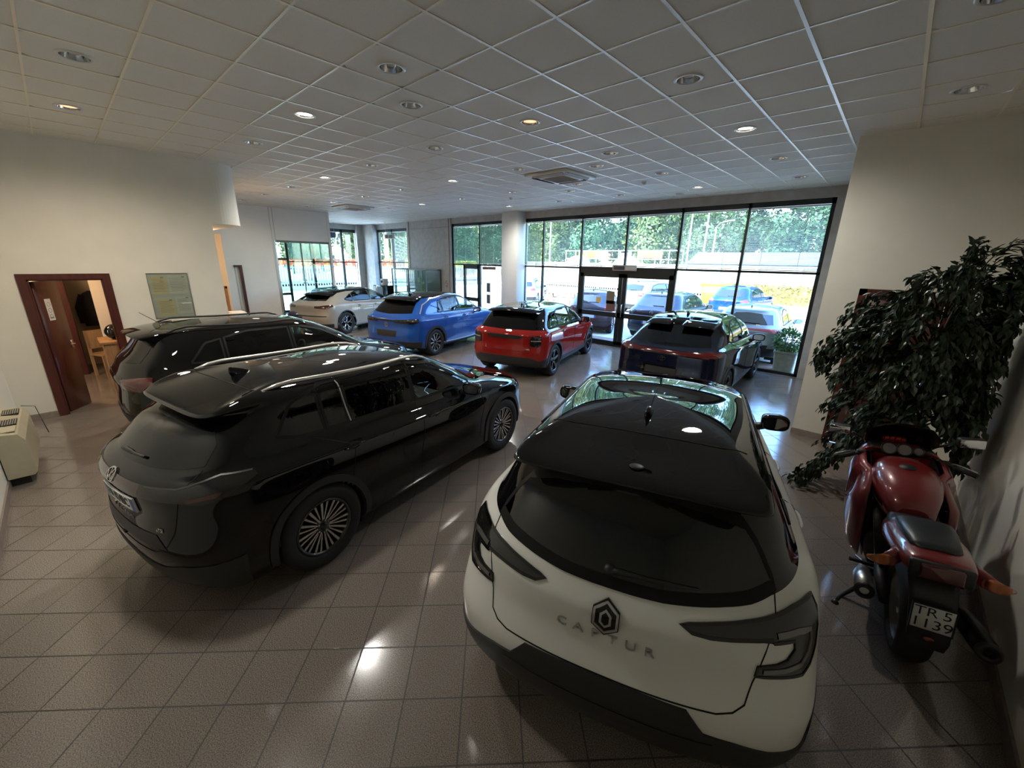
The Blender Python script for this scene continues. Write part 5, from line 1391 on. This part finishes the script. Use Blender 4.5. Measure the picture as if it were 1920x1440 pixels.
# frame, engine, swing arm
body('engine', [(.42, .10, .25, .50), (.50, .19, .20, .58), (.75, .21, .18, .62), (1.0, .17, .22, .60), (1.08, .10, .28, .5)], ENG)
for sg in (1, -1):
    MB().tube([(.30, sg * .13, .45), (.42, sg * .15, .68), (.8, sg * .13, .82), (1.12, sg * .05, .86)], .03, 10).build('frame_spar', ENG, bk)
MB().tube([(0, .12, .312), (.22, .125, .36), (.44, .10, .42)], [.028, .034, .04], 12).build('swing_arm', ENG, bk)
MB().tube([(0, -.12, .312), (.22, -.125, .36), (.44, -.10, .42)], [.028, .034, .04], 12).build('swing_arm', ENG, bk)
for sg in (1, -1): MB().tube([(1.45, sg * .09, .305), (1.20, sg * .10, .92)], .026, 12).build('fork_leg', STEEL, bk)
body('front_mudguard', [(1.15, .06, .52, .60), (1.25, .075, .56, .66), (1.45, .08, .60, .68), (1.62, .07, .55, .62), (1.70, .03, .50, .53)], MRED)
# tank
tk = MB().loft([[(x, py * (1 if pz > zc else .96), pz) for py, pz in superell(0, zc, hw, hh, 26, 2.8)] for x, hw, zc, hh in [(.30, .08, .80, .06), (.36, .13, .82, .11), (.46, .165, .84, .145), (.60, .195, .855, .16), (.74, .20, .86, .165), (.86, .17, .87, .15), (.95, .10, .88, .10), (.97, .04, .89, .05)]]).build('fuel_tank', MRED, bk)
MB().lathe([(.001, .012), (.042, .010), (.05, .0)], Matrix.Translation((.66, 0, 1.018)), 24).build('fuel_cap', ENG, tk)
for sg in (1, -1):   # dark stripe with thin gold line
    V = []
    for t in np.linspace(0, 1, 10):
        x = .40 + .46 * t; z = .815 + .115 * t
        V.append([x, z])
    def tank_y(x, z):
        xs_ = [.30, .36, .46, .60, .74, .86, .95]; hw = np.interp(x, xs_, [.08, .13, .165, .195, .20, .17, .10]); zc = np.interp(x, xs_, [.80, .82, .84, .855, .86, .87, .88]); hh = np.interp(x, xs_, [.06, .11, .145, .16, .165, .15, .10])
        q = min(.98, abs((z - zc) / hh)); return hw * (1 - q ** 2.8) ** (1 / 2.8)
    for (dz, w, m, nm, off) in [(0, .028, BLACKGL, 'tank_stripe', .003), (-.018, .004, mat('gold_line', (.55, .40, .18), .3, .6), 'gold_line', .0045)]:
        g = MB(); vs = []; fs = []
        for i, (x, z) in enumerate(V):
            for q in (-1, 1):
                zz = z + dz + q * w / 2; vs.append((x, sg * (tank_y(x, zz) + off), zz))
            if i: b = 2 * i; fs.append((b - 2, b - 1, b + 1, b))
        g.add(vs, fs, 0, True).build(nm, m, tk)
# seat: rider saddle with raised step, pillion pad
body('rider_seat', [(.02, .13, .80, .875), (.08, .15, .77, .90), (.14, .15, .74, .885), (.22, .145, .73, .835), (.32, .12, .73, .825), (.42, .08, .74, .84), (.46, .04, .76, .83)], VINYL, p=2.4)
body('pillion_seat', [(-.34, .07, .915, .95), (-.30, .105, .905, .965), (-.12, .125, .885, .965), (.02, .13, .86, .945), (.07, .11, .85, .92)], VINYL, p=3)
# tail fairing
tail = MB().loft([[(x, py, pz) for py, pz in superell(0, zc, hw, hh, 24, 3.0)] for x, hw, zc, hh in [(.30, .12, .72, .07), (.20, .16, .755, .085), (.05, .175, .80, .085), (-.15, .17, .845, .075), (-.32, .155, .875, .065), (-.42, .14, .885, .060), (-.45, .125, .885, .052)]]).build('tail_fairing', MRED, bk)
MB().bbox(-.475, -.44, -.125, .125, .835, .935, .012).build('tail_surround', BLACKPL, bk)
tl = MB().bbox(-.488, -.45, -.085, .085, .845, .928, .01).build('tail_light', BRED, bk)
for sg in (1, -1):
    g = MB().loft([[(x, sg * y + py, z + pz) for py, pz in superell(0, 0, .035, h, 14, 3)] for x, y, z, h in [(-.28, .14, .85, .042), (-.34, .165, .848, .040), (-.385, .20, .842, .034)]]); a_ = g.build('indicator_stalk', MRED, bk)
    MB().loft([[(x, sg * y + py, z + pz) for py, pz in superell(0, 0, .03, h, 14, 3)] for x, y, z, h in [(-.387, .205, .842, .035), (-.395, .232, .838, .030), (-.38, .258, .834, .016)]]).build('indicator', AMBER, a_)
# rear mudguard, plate
mg = MB().loft([[(x, py, z) for py in np.linspace(-w, w, 9)] for x, z, w in [(-.20, .80, .10), (-.34, .80, .105), (-.42, .70, .095), (-.44, .58, .09), (-.455, .46, .085), (-.45, .40, .07)]], 0, True, False, False).build('rear_mudguard', BLACKPL, bk)
so = mg.modifiers.new('s', 'SOLIDIFY'); so.thickness = .008
MP = Matrix.Translation((-.468, 0, .605)) @ Matrix.Rotation(-.10, 4, 'Y')
pl = MB().bbox(-.004, .004, -.083, .083, -.083, .083, .003, 1, 0, MP).build('licence_plate', PLATEW, bk)
for txt, z, y in (('TR', .040, .030), ('5', .040, -.052), ('1139', -.038, 0)):
    V, F = text2d(txt, .082 if txt != '1139' else .088, bold=.0)
    MB().add([MP @ Vector((-.0055, -a * .95 + y, b + z)) for a, b in V], F).build('plate_number', PRINT, pl)
g = MB()
for (y0, y1, z0, z1) in [(-.086, .086, .080, .088), (-.086, .086, -.088, -.080), (-.088, -.081, -.088, .088), (.081, .088, -.088, .088)]: g.obox(MP @ Matrix.Translation((-.002, (y0 + y1) / 2, (z0 + z1) / 2)), .010, y1 - y0, z1 - z0)
g.build('plate_frame', BLACKPL, pl)
MB().sphere((-.466, 0, .472), (.008, .024, .012), 14, 8).build('reflector', mat('tail_red'), bk)
# exhausts
g = MB().tube([(.55, -.17, .22), (.30, -.20, .26), (.10, -.225, .33)], [.025, .03, .045], 14).tube([(.10, -.225, .33), (-.02, -.235, .36), (-.36, -.25, .43)], [.045, .058, .055], 22); g.build('silencer', mat('black_chrome', (.03, .03, .03), .25, .8), bk)
MB().lathe([(.057, 0), (.050, .02), (.028, .022), (.026, .0)], Matrix.Translation((-.36, -.25, .43)) @ Vector((-.34, -.015, .07)).to_track_quat('Z', 'Y').to_matrix().to_4x4(), 22).build('silencer_end', BLACKPL, bk)
g = MB().tube([(.55, .17, .22), (.35, .20, .28)], [.025, .04], 14).tube([(.35, .20, .28), (.25, .21, .30), (-.02, .225, .36)], [.04, .055, .052], 22); g.build('silencer', STEEL, bk)
MB().lathe([(.055, 0), (.046, .02), (.028, .022), (.026, 0)], Matrix.Translation((-.02, .225, .36)) @ Vector((-.27, .015, .06)).to_track_quat('Z', 'Y').to_matrix().to_4x4(), 22).build('silencer_end', BLACKPL, bk)
# stand, pegs, chain guard
MB().tube([(.42, .12, .28), (.36, .20, .14), (.31, .31, .035), (.22, .34, .02)], [.018, .016, .014, .016], 10).build('side_stand', BLACKPL, bk)
MB().sphere((.21, .345, .03), (.026, .026, .026), 12, 8).build('stand_foot', BLACKPL, bk)
for sg in (1, -1):
    MB().tube([(.30, sg * .15, .37), (.29, sg * .29, .385)], .014, 10).build('foot_peg', BLACKRUB, bk)
    MB().tube([(.30, sg * .14, .34), (.38, sg * .20, .33), (.44, sg * .24, .33)], .008, 8).build('pedal', STEEL, bk)
body('chain_guard', [(-.10, .012, .50, .54), (.10, .016, .55, .60), (.35, .016, .48, .53)], BLACKPL)
# side fairings and nose
for sg in (1, -1):
    out = [(.50, .76), (.58, .88), (.78, .97), (1.05, 1.0), (1.30, .90), (1.34, .70), (1.22, .52), (1.10, .30), (.85, .22), (.62, .24), (.56, .45)]
    g = MB(); n = len(out); cx, cz = .95, .6; rings = []
    for k, dy in ((1.0, .215), (.9, .265), (.7, .295), (.35, .305), (.02, .307)):
        rings.append([(cx + (x - cx) * k, sg * (dy - .10 * max(0, (x - 1.0)) - .25 * max(0, z - .8) * (x < .75)), cz + (z - cz) * k) for x, z in crom(out, 4, True)])
    g.loft(rings, 0, True, False); fr = g.build('side_fairing', MRED, bk); so = fr.modifiers.new('s', 'SOLIDIFY'); so.thickness = .006
    inn = MB().loft([[(x, sg * (.185 - .10 * max(0, x - 1)), z) for x, z in crom(out, 4, True)]] * 2, 0, True, True); inn.build('fairing_liner', BLACKPL, fr)
nose = MB(); rings = []
for x, hw, z0, z1 in [(1.00, .25, .80, 1.04), (1.12, .245, .74, 1.05), (1.28, .21, .70, 1.00), (1.42, .15, .72, .93), (1.52, .08, .76, .86)]:
    rings.append([(x, py, pz) for py, pz in superell(0, (z0 + z1) / 2, hw, (z1 - z0) / 2, 24, 2.8)])
nose.loft(rings); nose.build('nose_fairing', MRED, bk)
scr = MB().loft([[(x + .10 * (py / .2) ** 2 * -1, py, z - .5 * py * py) for py in np.linspace(-w, w, 13)] for x, z, w in [(1.32, .99, .20), (1.22, 1.08, .225), (1.12, 1.17, .215), (1.04, 1.235, .16)]], 0, True, False, False).build('windscreen', glass('smoked_screen', (.13, .135, .13), ior=1.5), bk)
so = scr.modifiers.new('s', 'SOLIDIFY'); so.thickness = .004
dash = MB().bbox(1.0, 1.16, -.19, .19, .96, 1.04, .02).build('instrument_panel', BLACKPL, bk)
for y, rr in ((.07, .045), (-.02, .045), (-.10, .03)):
    Md = Matrix.Translation((.998, y, 1.03)) @ Matrix.Rotation(-1.0, 4, 'Y')
    d_ = MB().lathe([(.001, .0), (rr, .0), (rr, .012), (rr + .006, .014), (rr + .008, -.02)], Md, 24); q = d_.build('dial', BLACKPL, dash)
    MB().lathe([(.001, .004), (rr - .003, .004)], Md, 24).build('dial_face', mat('dial_face', (.16, .14, .13), .3), q)
for sg in (1, -1):
    h = MB().tube([(1.05, sg * .08, .98), (.98, sg * .22, .985), (.90, sg * .30, .97)], .012, 10).build('handlebar', BLACKPL, bk)
    MB().tube([(.92, sg * .285, .975), (.84, sg * .39, .955)], .018, 12).build('grip', BLACKRUB, h)
    MB().tube([(.95, sg * .24, .985), (.97, sg * .31, .975), (.90, sg * .40, .96)], .006, 8).build('brake_lever', STEEL, h)
    MB().bbox(.93, .97, sg * .24 - .03, sg * .24 + .03, .96, 1.0, .008).build('switch_box', BLACKPL, h)
    ms = MB().tube([(1.14, sg * .20, 1.03), (1.09, sg * .30, 1.10)], .010, 8).build('mirror_stem', BLACKPL, bk)
    Mm = Matrix.Translation((1.07, sg * .385, 1.125)) @ Matrix.Rotation(sg * -.15, 4, 'Z')
    MB().bbox(-.02, .04, -.075, .075, -.038, .038, .018, 3, 0, Mm).build('mirror', BLACKPL, ms)
    MB().bbox(-.024, -.019, -.068, .068, -.032, .032, .002, 1, 0, Mm).build('mirror_glass', MIRR, ms)
for sg in (1, -1):
    MB().tube([(.66, sg * .22, .86), (.90, sg * .25, .93), (1.0, sg * .20, .98)], .014, 8).build('hose', BLACKPL, bk)
# ------------------------------------------------------------------ outside: forecourt, cars, walls, trees
ASPH = noisy('forecourt_asphalt', (.78, .75, .68), (.72, .69, .62), 4, .9)
PAVE = noisy('terracotta_paving', (.30, .20, .16), (.25, .17, .14), 12, .7)
struct('ground', MB().box(-160, 60, 11.0, 160, -.2, -.03).box(-160, -20.3, -20, 11.0, -.2, -.03), ASPH)
struct('path_terrace', MB().box(-20.3, 2.0, 10.95, 12.1, -.1, -.002), PAVE)
# concrete wall with posts, far side of the car park
struct('wall_yard', MB().box(-30, 25, 33, 33.2, -.05, 2.25), noisy('yard_wall', (.36, .30, .22), (.31, .26, .19), 1.2, .9))
g = MB()
for k in range(22): g.box(-30 + 2.5 * k, -29.75 + 2.5 * k, 32.86, 33.0, -.05, 2.35)
g.box(-30, 25, 32.9, 33.3, 2.25, 2.33); struct('trim_yard', g, CONC)
HEDGE = noisy('dry_hedge', (.30, .20, .05), (.18, .15, .04), 3, .8)
GRN = [noisy('tree_leaf_a', (.10, .17, .045), (.05, .10, .03), .6, .6), noisy('tree_leaf_b', (.15, .18, .05), (.08, .12, .03), .6, .6), noisy('tree_leaf_c', (.065, .14, .05), (.035, .09, .03), .6, .6)]
ro = random.Random(5)
def tree_mesh(h, rad, n, m, size):
    g = MB(); V = []; F = []
    blobs = [(Vector((ro.uniform(-.52, .52) * rad, ro.uniform(-.52, .52) * rad, h * ro.uniform(.15, .90))), rad * ro.uniform(.40, .52)) for _ in range(34)]
    for i in range(n):
        c, q = blobs[ro.randrange(len(blobs))]
        d = Vector((ro.gauss(0, 1), ro.gauss(0, 1), ro.gauss(0, 1))).normalized(); p = c + d * q * ro.uniform(.75, 1.05)
        a = Vector((ro.gauss(0, 1), ro.gauss(0, 1), ro.gauss(0, 1))).normalized(); b = a.cross(d).normalized(); s_ = size * ro.uniform(.6, 1.3); k = len(V)
        V += [p - a * s_, p + b * s_ * .6, p + a * s_, p - b * s_ * .6]; F.append((k, k + 1, k + 2, k + 3))
    g.add(V, F, 0, False); return g
protos = []
for i in range(3):
    r = empty('tree', (0, 0, 0), 0); tree_mesh(11.5, 2.75, 12000, GRN[i], .17).build('crown', GRN[i], r, recalc=False)
    MB().tube([(0, 0, -.1), (.1, 0, 3), (-.1, .2, 7)], [.25, .2, .1], 8).build('trunk', BARK, r); protos.append(r)
tx = []
for k in range(14): tx.append((-68 + 6.7 * k + ro.uniform(-.3, .3), 44 + (k % 2) * 1.5, ro.randrange(3), ro.uniform(1.02, 1.1)))
for k in range(14): tx.append((-84 + 7.9 * k, 53.5 + (k % 2) * .8, ro.randrange(3), 1.28 + .01 * (k % 3)))
for k in range(6): tx.append((-40, 3 + 6.2 * k, 1 if k < 5 else 0, ro.uniform(.88, .95)))
for k in range(6): tx.append((-46.5, 6 + 6.2 * k, 1 if k % 2 else 0, ro.uniform(1.02, 1.06)))
used = set()
for k, (x, y, t, sc) in enumerate(tx):
    if t in used: o = copy_tree(protos[t])
    else: o = protos[t]; used.add(t)
    o.location = (x, y, 0); o.rotation_euler = (0, 0, ro.uniform(0, 6)); o.scale = (sc, sc, sc)
    kind = ['leafy green', 'yellow green', 'dark green'][t]; NT = nth + ['tenth', 'eleventh', 'twelfth', 'thirteenth', 'fourteenth']
    if k < 14: tag(o, '%s tree in the front row beyond the car park, %s from the left' % (kind, NT[k]), 'tree', 'trees beyond the car park')
    elif k < 28: tag(o, 'taller %s tree in the back row beyond the car park, %s from the left' % (kind, NT[k - 14]), 'tree', 'tall trees beyond the car park')
    elif k >= 34: tag(o, 'taller %s tree farther behind the picket fence, %s from near end' % (kind, nth[k - 34]), 'tree', 'tall trees behind the picket fence')
    else: tag(o, '%s tree behind the picket fence, %s from the near end' % (kind, nth[k - 28]), 'tree', 'trees behind the picket fence')
# dry hedge in front of the yard wall
hd = MB(); V = []; F = []
for i in range(9000):
    p = Vector((ro.uniform(-9, 10), 31.3 + ro.uniform(-.5, .5), ro.uniform(0, 1) ** .8 * 1.15)); a = Vector((ro.gauss(0, 1), ro.gauss(0, 1), ro.gauss(0, 1))).normalized(); b = a.orthogonal().normalized(); k = len(V); s_ = .09
    V += [p - a * s_, p + b * s_ * .6, p + a * s_, p - b * s_ * .6]; F.append((k, k + 1, k + 2, k + 3))
hd.add(V, F); hd.box(-9, 10, 31.0, 31.6, -.05, .95)
o = hd.build('hedge', HEDGE, recalc=False); tag(o, 'dry yellow hedge in front of the pale yard wall', 'hedge')
# white picket fence with red and yellow flowering creeper, beyond the far end windows
g = MB(); A = Vector((-33, -6, 0)); Bv = Vector((-33, 30, 0))
for i in range(180):
    y = -6 + i * .2; g.box(-33.03, -33.0, y, y + .11, .3, 2.0)
g.box(-33.06, -33.03, -6, 30, .55, .65).box(-33.06, -33.03, -6, 30, 1.6, 1.7)
for i in range(120): g.box(-33 + i * .2, -32.89 + i * .2, 30, 30.03, .3, 2.0)
g.box(-33, -9, 30.03, 30.06, .55, .65).box(-33, -9, 30.03, 30.06, 1.6, 1.7)
r = empty('picket_fence', (0, 0, 0), 0, 'white picket fence along the road outside the far windows', 'fence'); mat('fence_white', (.45, .43, .38), .7); g.build('pickets', mat('fence_grey', (.30, .29, .26), .7), r)
MB().box(-33.2, -33, -6, 30, -.05, .45).box(-33, -9, 30, 30.2, -.05, .45).build('kerb_wall', mat('fence_white'), r)
for (y0, y1, cols, lab) in [(0, 20.6, [(.60, .06, .03), (.55, .20, .04)], 'red flowering creeper along the top of the picket fence'), (21.6, 30, [(.62, .42, .04), (.20, .35, .05)], 'yellow flowering creeper along the top of the picket fence')]:
    for ci, c in enumerate(cols[:1]):
        V = []; F = []
        for i in range(2600):
            p = Vector((-33 + ro.uniform(-.25, .25), ro.uniform(y0, y1), 2.0 + ro.uniform(-.22, .25))); a = Vector((ro.gauss(0, 1), ro.gauss(0, 1), ro.gauss(0, 1))).normalized(); b = a.orthogonal().normalized(); k = len(V); s_ = .10
            V += [p - a * s_, p + b * s_ * .7, p + a * s_, p - b * s_ * .7]; F.append((k, k + 1, k + 2, k + 3))
        o = MB().add(V, F).build('flowering_creeper', noisy('creeper%.1f' % y0, cols[0], cols[1], 1.5, .7), recalc=False); tag(o, lab, 'creeper', None, 'stuff')
# street lamps
for x, y, h, lab in [(-31, 40, 7.5, 'pale street lamp post behind the third pane of the shop window'), (-14.2, 38, 7.2, 'pale street lamp with a flat head behind the wide pane, the left one'), (-13.4, 39.6, 9.5, 'tall curved street lamp behind the wide pane'), (-12.6, 39.5, 5.5, 'short pale post behind the wide pane')]:
    r = empty('street_lamp', (x, y, 0), 0, lab, 'street lamp', 'street lamps')
    MB().tube([(0, 0, 0), (0, 0, h)], [.09, .06], 8).build('post', mat('post_grey', (.5, .5, .48), .5), r)
    MB().tube([(0, 0, h), (.3, 0, h + .3), (1.0, 0, h + .45)], .04, 6).build('arm', mat('post_grey'), r)
    MB().bbox(.8, 1.4, -.12, .12, h + .40, h + .50, .03).build('lamp_head', mat('fence_white'), r)
# level crossing gantry signs and round white canopies far across the road
for x, y, w, z, c, lab in [(-25.2, 40, 3.4, 3.15, (.45, .25, .015), 'yellow signboard on the railing across the road, left one'), (-21.2, 40, 1.3, 3.0, (.26, .14, .32), 'lilac signboard on the railing across the road'), (-18.6, 40, 2.6, 3.2, (.38, .17, .03), 'orange signboard on the railing across the road')]:
    r = empty('signboard', (x, y, 0), 0, lab, 'sign', 'signboards across the road')
    MB().box(-w / 2, w / 2, -.04, .04, z - .35, z + .35).build('board', mat('board' + lab[:5], c, .6), r)
    for q in (-1, 1): MB().box(q * w * .45 - .05, q * w * .45 + .05, -.05, .05, -.05, z + .5).build('leg', mat('fence_white'), r)
g = MB()
for k in range(11): g.box(-28 + 1.3 * k, -27.92 + 1.3 * k, 39, 39.08, -.05, 3.6)
g.box(-28, -14.9, 39, 39.08, 3.5, 3.58).box(-28, -14.9, 39, 39.08, 2.7, 2.78)
o = g.build('railing', mat('fence_white')); tag(o, 'tall pale railing across the road', 'railing')
for x, lab in [(-24.9, 'round white parasol canopy across the road, left one'), (-19.4, 'round white parasol canopy across the road, right one')]:
    r = empty('parasol', (x, 37, 0), 0, lab, 'parasol', 'white parasols across the road')
    MB().lathe([(1.25, 2.15), (1.15, 2.55), (.8, 2.85), (.35, 3.0), (.001, 3.03)], None, 20).build('canopy', mat('fence_white'), r); MB().cyl((0, 0, 0), (0, 0, 2.9), .04).build('pole', mat('post_grey'), r)
# low shed roof behind the yard wall, yellow bin
r = empty('shed', (-3.5, 36.5, 0), 0, 'long low shed with a grey roof behind the yard wall', 'shed')
MB().box(-9, 9, -1.5, 1.5, -.05, 2.5).build('wall', mat('shed_wall', (.22, .17, .12), .8), r); MB().prism([(-2, 2.4), (2, 2.4), (2, 2.55), (0, 3.3), (-2, 2.55)], Matrix(((0, 0, 1, -9.3), (1, 0, 0, 0), (0, 1, 0, 0), (0, 0, 0, 1))), 18.6).build('roof', mat('shed_roof', (.12, .115, .11), .8), r)
r = empty('recycling_bin', (-8.3, 27.4, -.03), 0, 'bright yellow bin beside the blue car outside', 'bin')
MB().loft([[(px, py, z) for px, py in superell(0, 0, a, b_, 20, 6)] for z, a, b_ in [(.08, .60, .42), (1.2, .72, .5)]]).build('body', mat('bin_yellow', (.42, .36, .01), .5), r); MB().bbox(-.74, .74, -.52, .52, 1.2, 1.32, .03).build('lid', mat('bin_yellow'), r)
for x in (-.5, .5): MB().cyl((x, -.4, .08), (x, -.32, .08), .08).build('wheel', BLACKRUB, r)
# picnic table
r = empty('picnic_table', (-13.9, 19.2, -.03), .3, 'wooden picnic table with benches outside', 'table')
MB().bbox(-.9, .9, -.38, .38, .72, .77, .005).build('tabletop', OAK, r)
for sg in (1, -1):
    MB().bbox(-.9, .9, sg * .68 - .13, sg * .68 + .13, .42, .46, .005).build('bench', OAK, r)
    f = MB(); f.box(sg * .65 - .04, sg * .65 + .04, -.75, .75, .36, .42)
    for q in (1, -1): f.tube([(sg * .65, q * .30, .72), (sg * .65, q * .60, 0)], .04, 6)
    f.build('leg_frame', OAK, r)
r = empty('garden_chair', (-12.4, 20.9, -.03), 2.2, 'slatted wooden chair beside the picnic table', 'chair')
MB().bbox(-.25, .25, -.25, .25, .42, .46, .01).build('seat', OAK, r); g = MB()
for k in range(5): g.box(-.24 + k * .105, -.18 + k * .105, .21, .24, .5, 1.0)
g.box(-.25, .25, .205, .245, .97, 1.04); g.build('backrest', OAK, r)
for x in (-.22, .22):
    for y in (-.22, .22): MB().box(x - .025, x + .025, y - .025, y + .025, 0, .42).build('leg', OAK, r)
# planter box with a bush, just outside the right end of the window
r = empty('planter', (-1.60, 11.27, 0), .05, 'square concrete planter with a clipped green bush outside the window', 'planter')
MB().loft([[(px, py, z) for px, py in superell(0, 0, a, a, 24, 8)] for z, a in [(0, .20), (.44, .235), (.46, .25), (.50, .25), (.50, .22), (.44, .21)]], 0, False).build('pot', noisy('pot_concrete', (.42, .42, .38), (.34, .34, .31), 12, .85), r)
pts = []
for i in range(1500):
    d = Vector((ro.gauss(0, 1), ro.gauss(0, 1), ro.gauss(0, 1))).normalized(); pts.append((Vector((0, 0, .72)) + Vector((d.x * .30, d.y * .30, d.z * .27)) * ro.uniform(.6, 1.05), d))
leaf_cloud(pts, .07, ro, .0, .6).build('foliage', noisy('bush_leaf', (.12, .24, .06), (.07, .15, .035), 9, .5), r, recalc=False)

def street_car(key, name, loc, head, L, Wd, H, col, label, wb, rt=.32, ov=None, metal=.3, lights=None, lightm=None, win=None, roof=None, split=10 ** 6, lower=True, txt='', plate_z=.62, logo=False, dlo=None, grp=None):
    m = paint(key + '_paint', col, metal, rough=.3)
    c = Car(name, (loc[0], loc[1], -.03), head, L, Wd, H, rows_for(L, Wd, H, ov), m, label, 'car', grp, nu=120, nv=3, wb=wb, rt=rt, cell=.09, nr=2.9)
    kz = H / 1.576
    zt = 1.41 * kz; zb = 1.12 * kz
    DG = mat('outdoor_car_glass', (.012, .016, .02), .05, 0, 1.0)
    w = win or [(-.60, zb), (0, zb - .02), (.60, zb), (.53, zt - .05), (0, zt - .01), (-.53, zt - .05)]
    g_ = c.patch('rear_window', w, 'rear', DG, off=.004); c.patch('windshield', [(-.62, 1.06 * kz), (.62, 1.06 * kz), (.54, 1.42 * kz), (-.54, 1.42 * kz)], 'ws', DG)
    c.side_glass([(.75, 1.08 * kz), (L * .62, 1.04 * kz), (L - 1.2, 1.02 * kz)], [(.75, 1.09 * kz), (1.0, 1.34 * kz), (1.5, 1.42 * kz), (L - 2.2, 1.42 * kz), (L - 1.85, 1.33 * kz), (L - 1.2, 1.03 * kz)], [L * .48], [DG, DG])
    c.both('tail_light', lights or [(.60, .90 * kz), (.95, .86 * kz), (1.1, .92 * kz), (1.05, 1.02 * kz), (.85, 1.02 * kz), (.60, .98 * kz)], 'rc', lightm or mat('tail_red'), off=.008)
    if lower: c.patch('bumper_cladding', [(-1.15, .48), (1.15, .48), (1.15, .28), (0, .28), (-1.15, .28)], 'rc', CLAD, off=.008)
    c.plate(txt, plate_z)
    g = MB(); g.tube([c.hit('rear', .02 - .34 * t, zb + .02, .014)[0] for t in np.linspace(0, 1, 6)], .009, 6); g.build('rear_wiper', BLACKPL, g_)
    if logo: c.vw('rc', 0, .93 * kz, .06, off=.010)
    c.finish(roof, split); c.arches(None if lower else m, .045); c.wheels('ten', rt - .10, tw=.19)
    c.mirror(L - 1.5, 1.02 * kz, m if roof is None else BLACKGL); c.handles([(L * .49, .92 * kz), (L * .30, .94 * kz)], m); c.fin(.75, BLACKGL, .06, .14)
    CARS[key] = c; return c
st = street_car('silver', 'hatchback_car', (-2.62, 11.30), D(94), 4.04, 1.77, 1.45, (.32, .34, .36), 'silver hatchback with a red light bar parked right outside the window, beside the planter', (.72, 2.58), .31, lights=[(0, .90), (.55, .885), (.80, .84), (1.1, .84), (1.15, .92), (.8, .94), (.0, .93)], lightm=mat('lamp_red_bright', (.36, .02, .03), .15, 0, 1.0))
st.patch('bumper_inset', [(-.55, .30), (.55, .30), (.62, .56), (-.62, .56)], 'rc', BLACKPL, off=.010)
street_car('dark', 'dark_crossover_car', (-5.56, 12.47), D(92), 4.25, 1.82, 1.57, (.035, .045, .07), 'dark blue-grey crossover with a round badge parked outside behind the entrance door', (.82, 2.6), .34, logo=True, lightm=SMOKE)
street_car('bluecar', 'blue_suv', (-5.28, 19.19), D(86), 4.11, 1.76, 1.57, (.008, .045, .26), 'bright blue SUV parked outside behind the silver hatchback', (.80, 2.55), .34, logo=True)
street_car('grey', 'grey_suv', (-9.7, 18.9), D(80), 4.4, 1.84, 1.60, (.20, .18, .16), 'grey-brown SUV parked outside behind the dark crossover', (.85, 2.65), .35, roof=None)
street_car('city', 'city_car', (-7.78, 12.35), D(111), 3.6, 1.64, 1.50, (.10, .075, .085), 'small dark plum city car parked outside the left door leaf', (.55, 2.40), .29, lights=[(.58, .78), (.90, .74), (1.0, .80), (.95, 1.05), (.72, 1.05), (.62, .95)], txt='', plate_z=.62)
street_car('pale', 'pale_blue_car', (-15.6, 17.6), D(120), 4.2, 1.78, 1.48, (.30, .42, .55), 'light blue car parked outside just right of the white column', (.8, 2.6), .32)
street_car('far', 'white_hatchback', (-19.2, 22.4), D(120), 4.1, 1.76, 1.46, (.6, .6, .58), 'white car parked farthest outside, past the light blue car', (.8, 2.6), .32)
# lamps of the passage and of the back office
def room_lamp(loc, e, col, size=.25):
    ld = bpy.data.lights.new('ceiling_bulb', 'POINT'); ld.energy = e; ld.color = col; ld.shadow_soft_size = size
    lo = bpy.data.objects.new('ceiling_bulb', ld); COL.objects.link(lo); lo.location = loc; return lo
room_lamp((-11.6, 2.35, 2.75), 14, (1, .60, .30))
room_lamp((-10.2, -.6, 2.5), 25, (1, .66, .38))
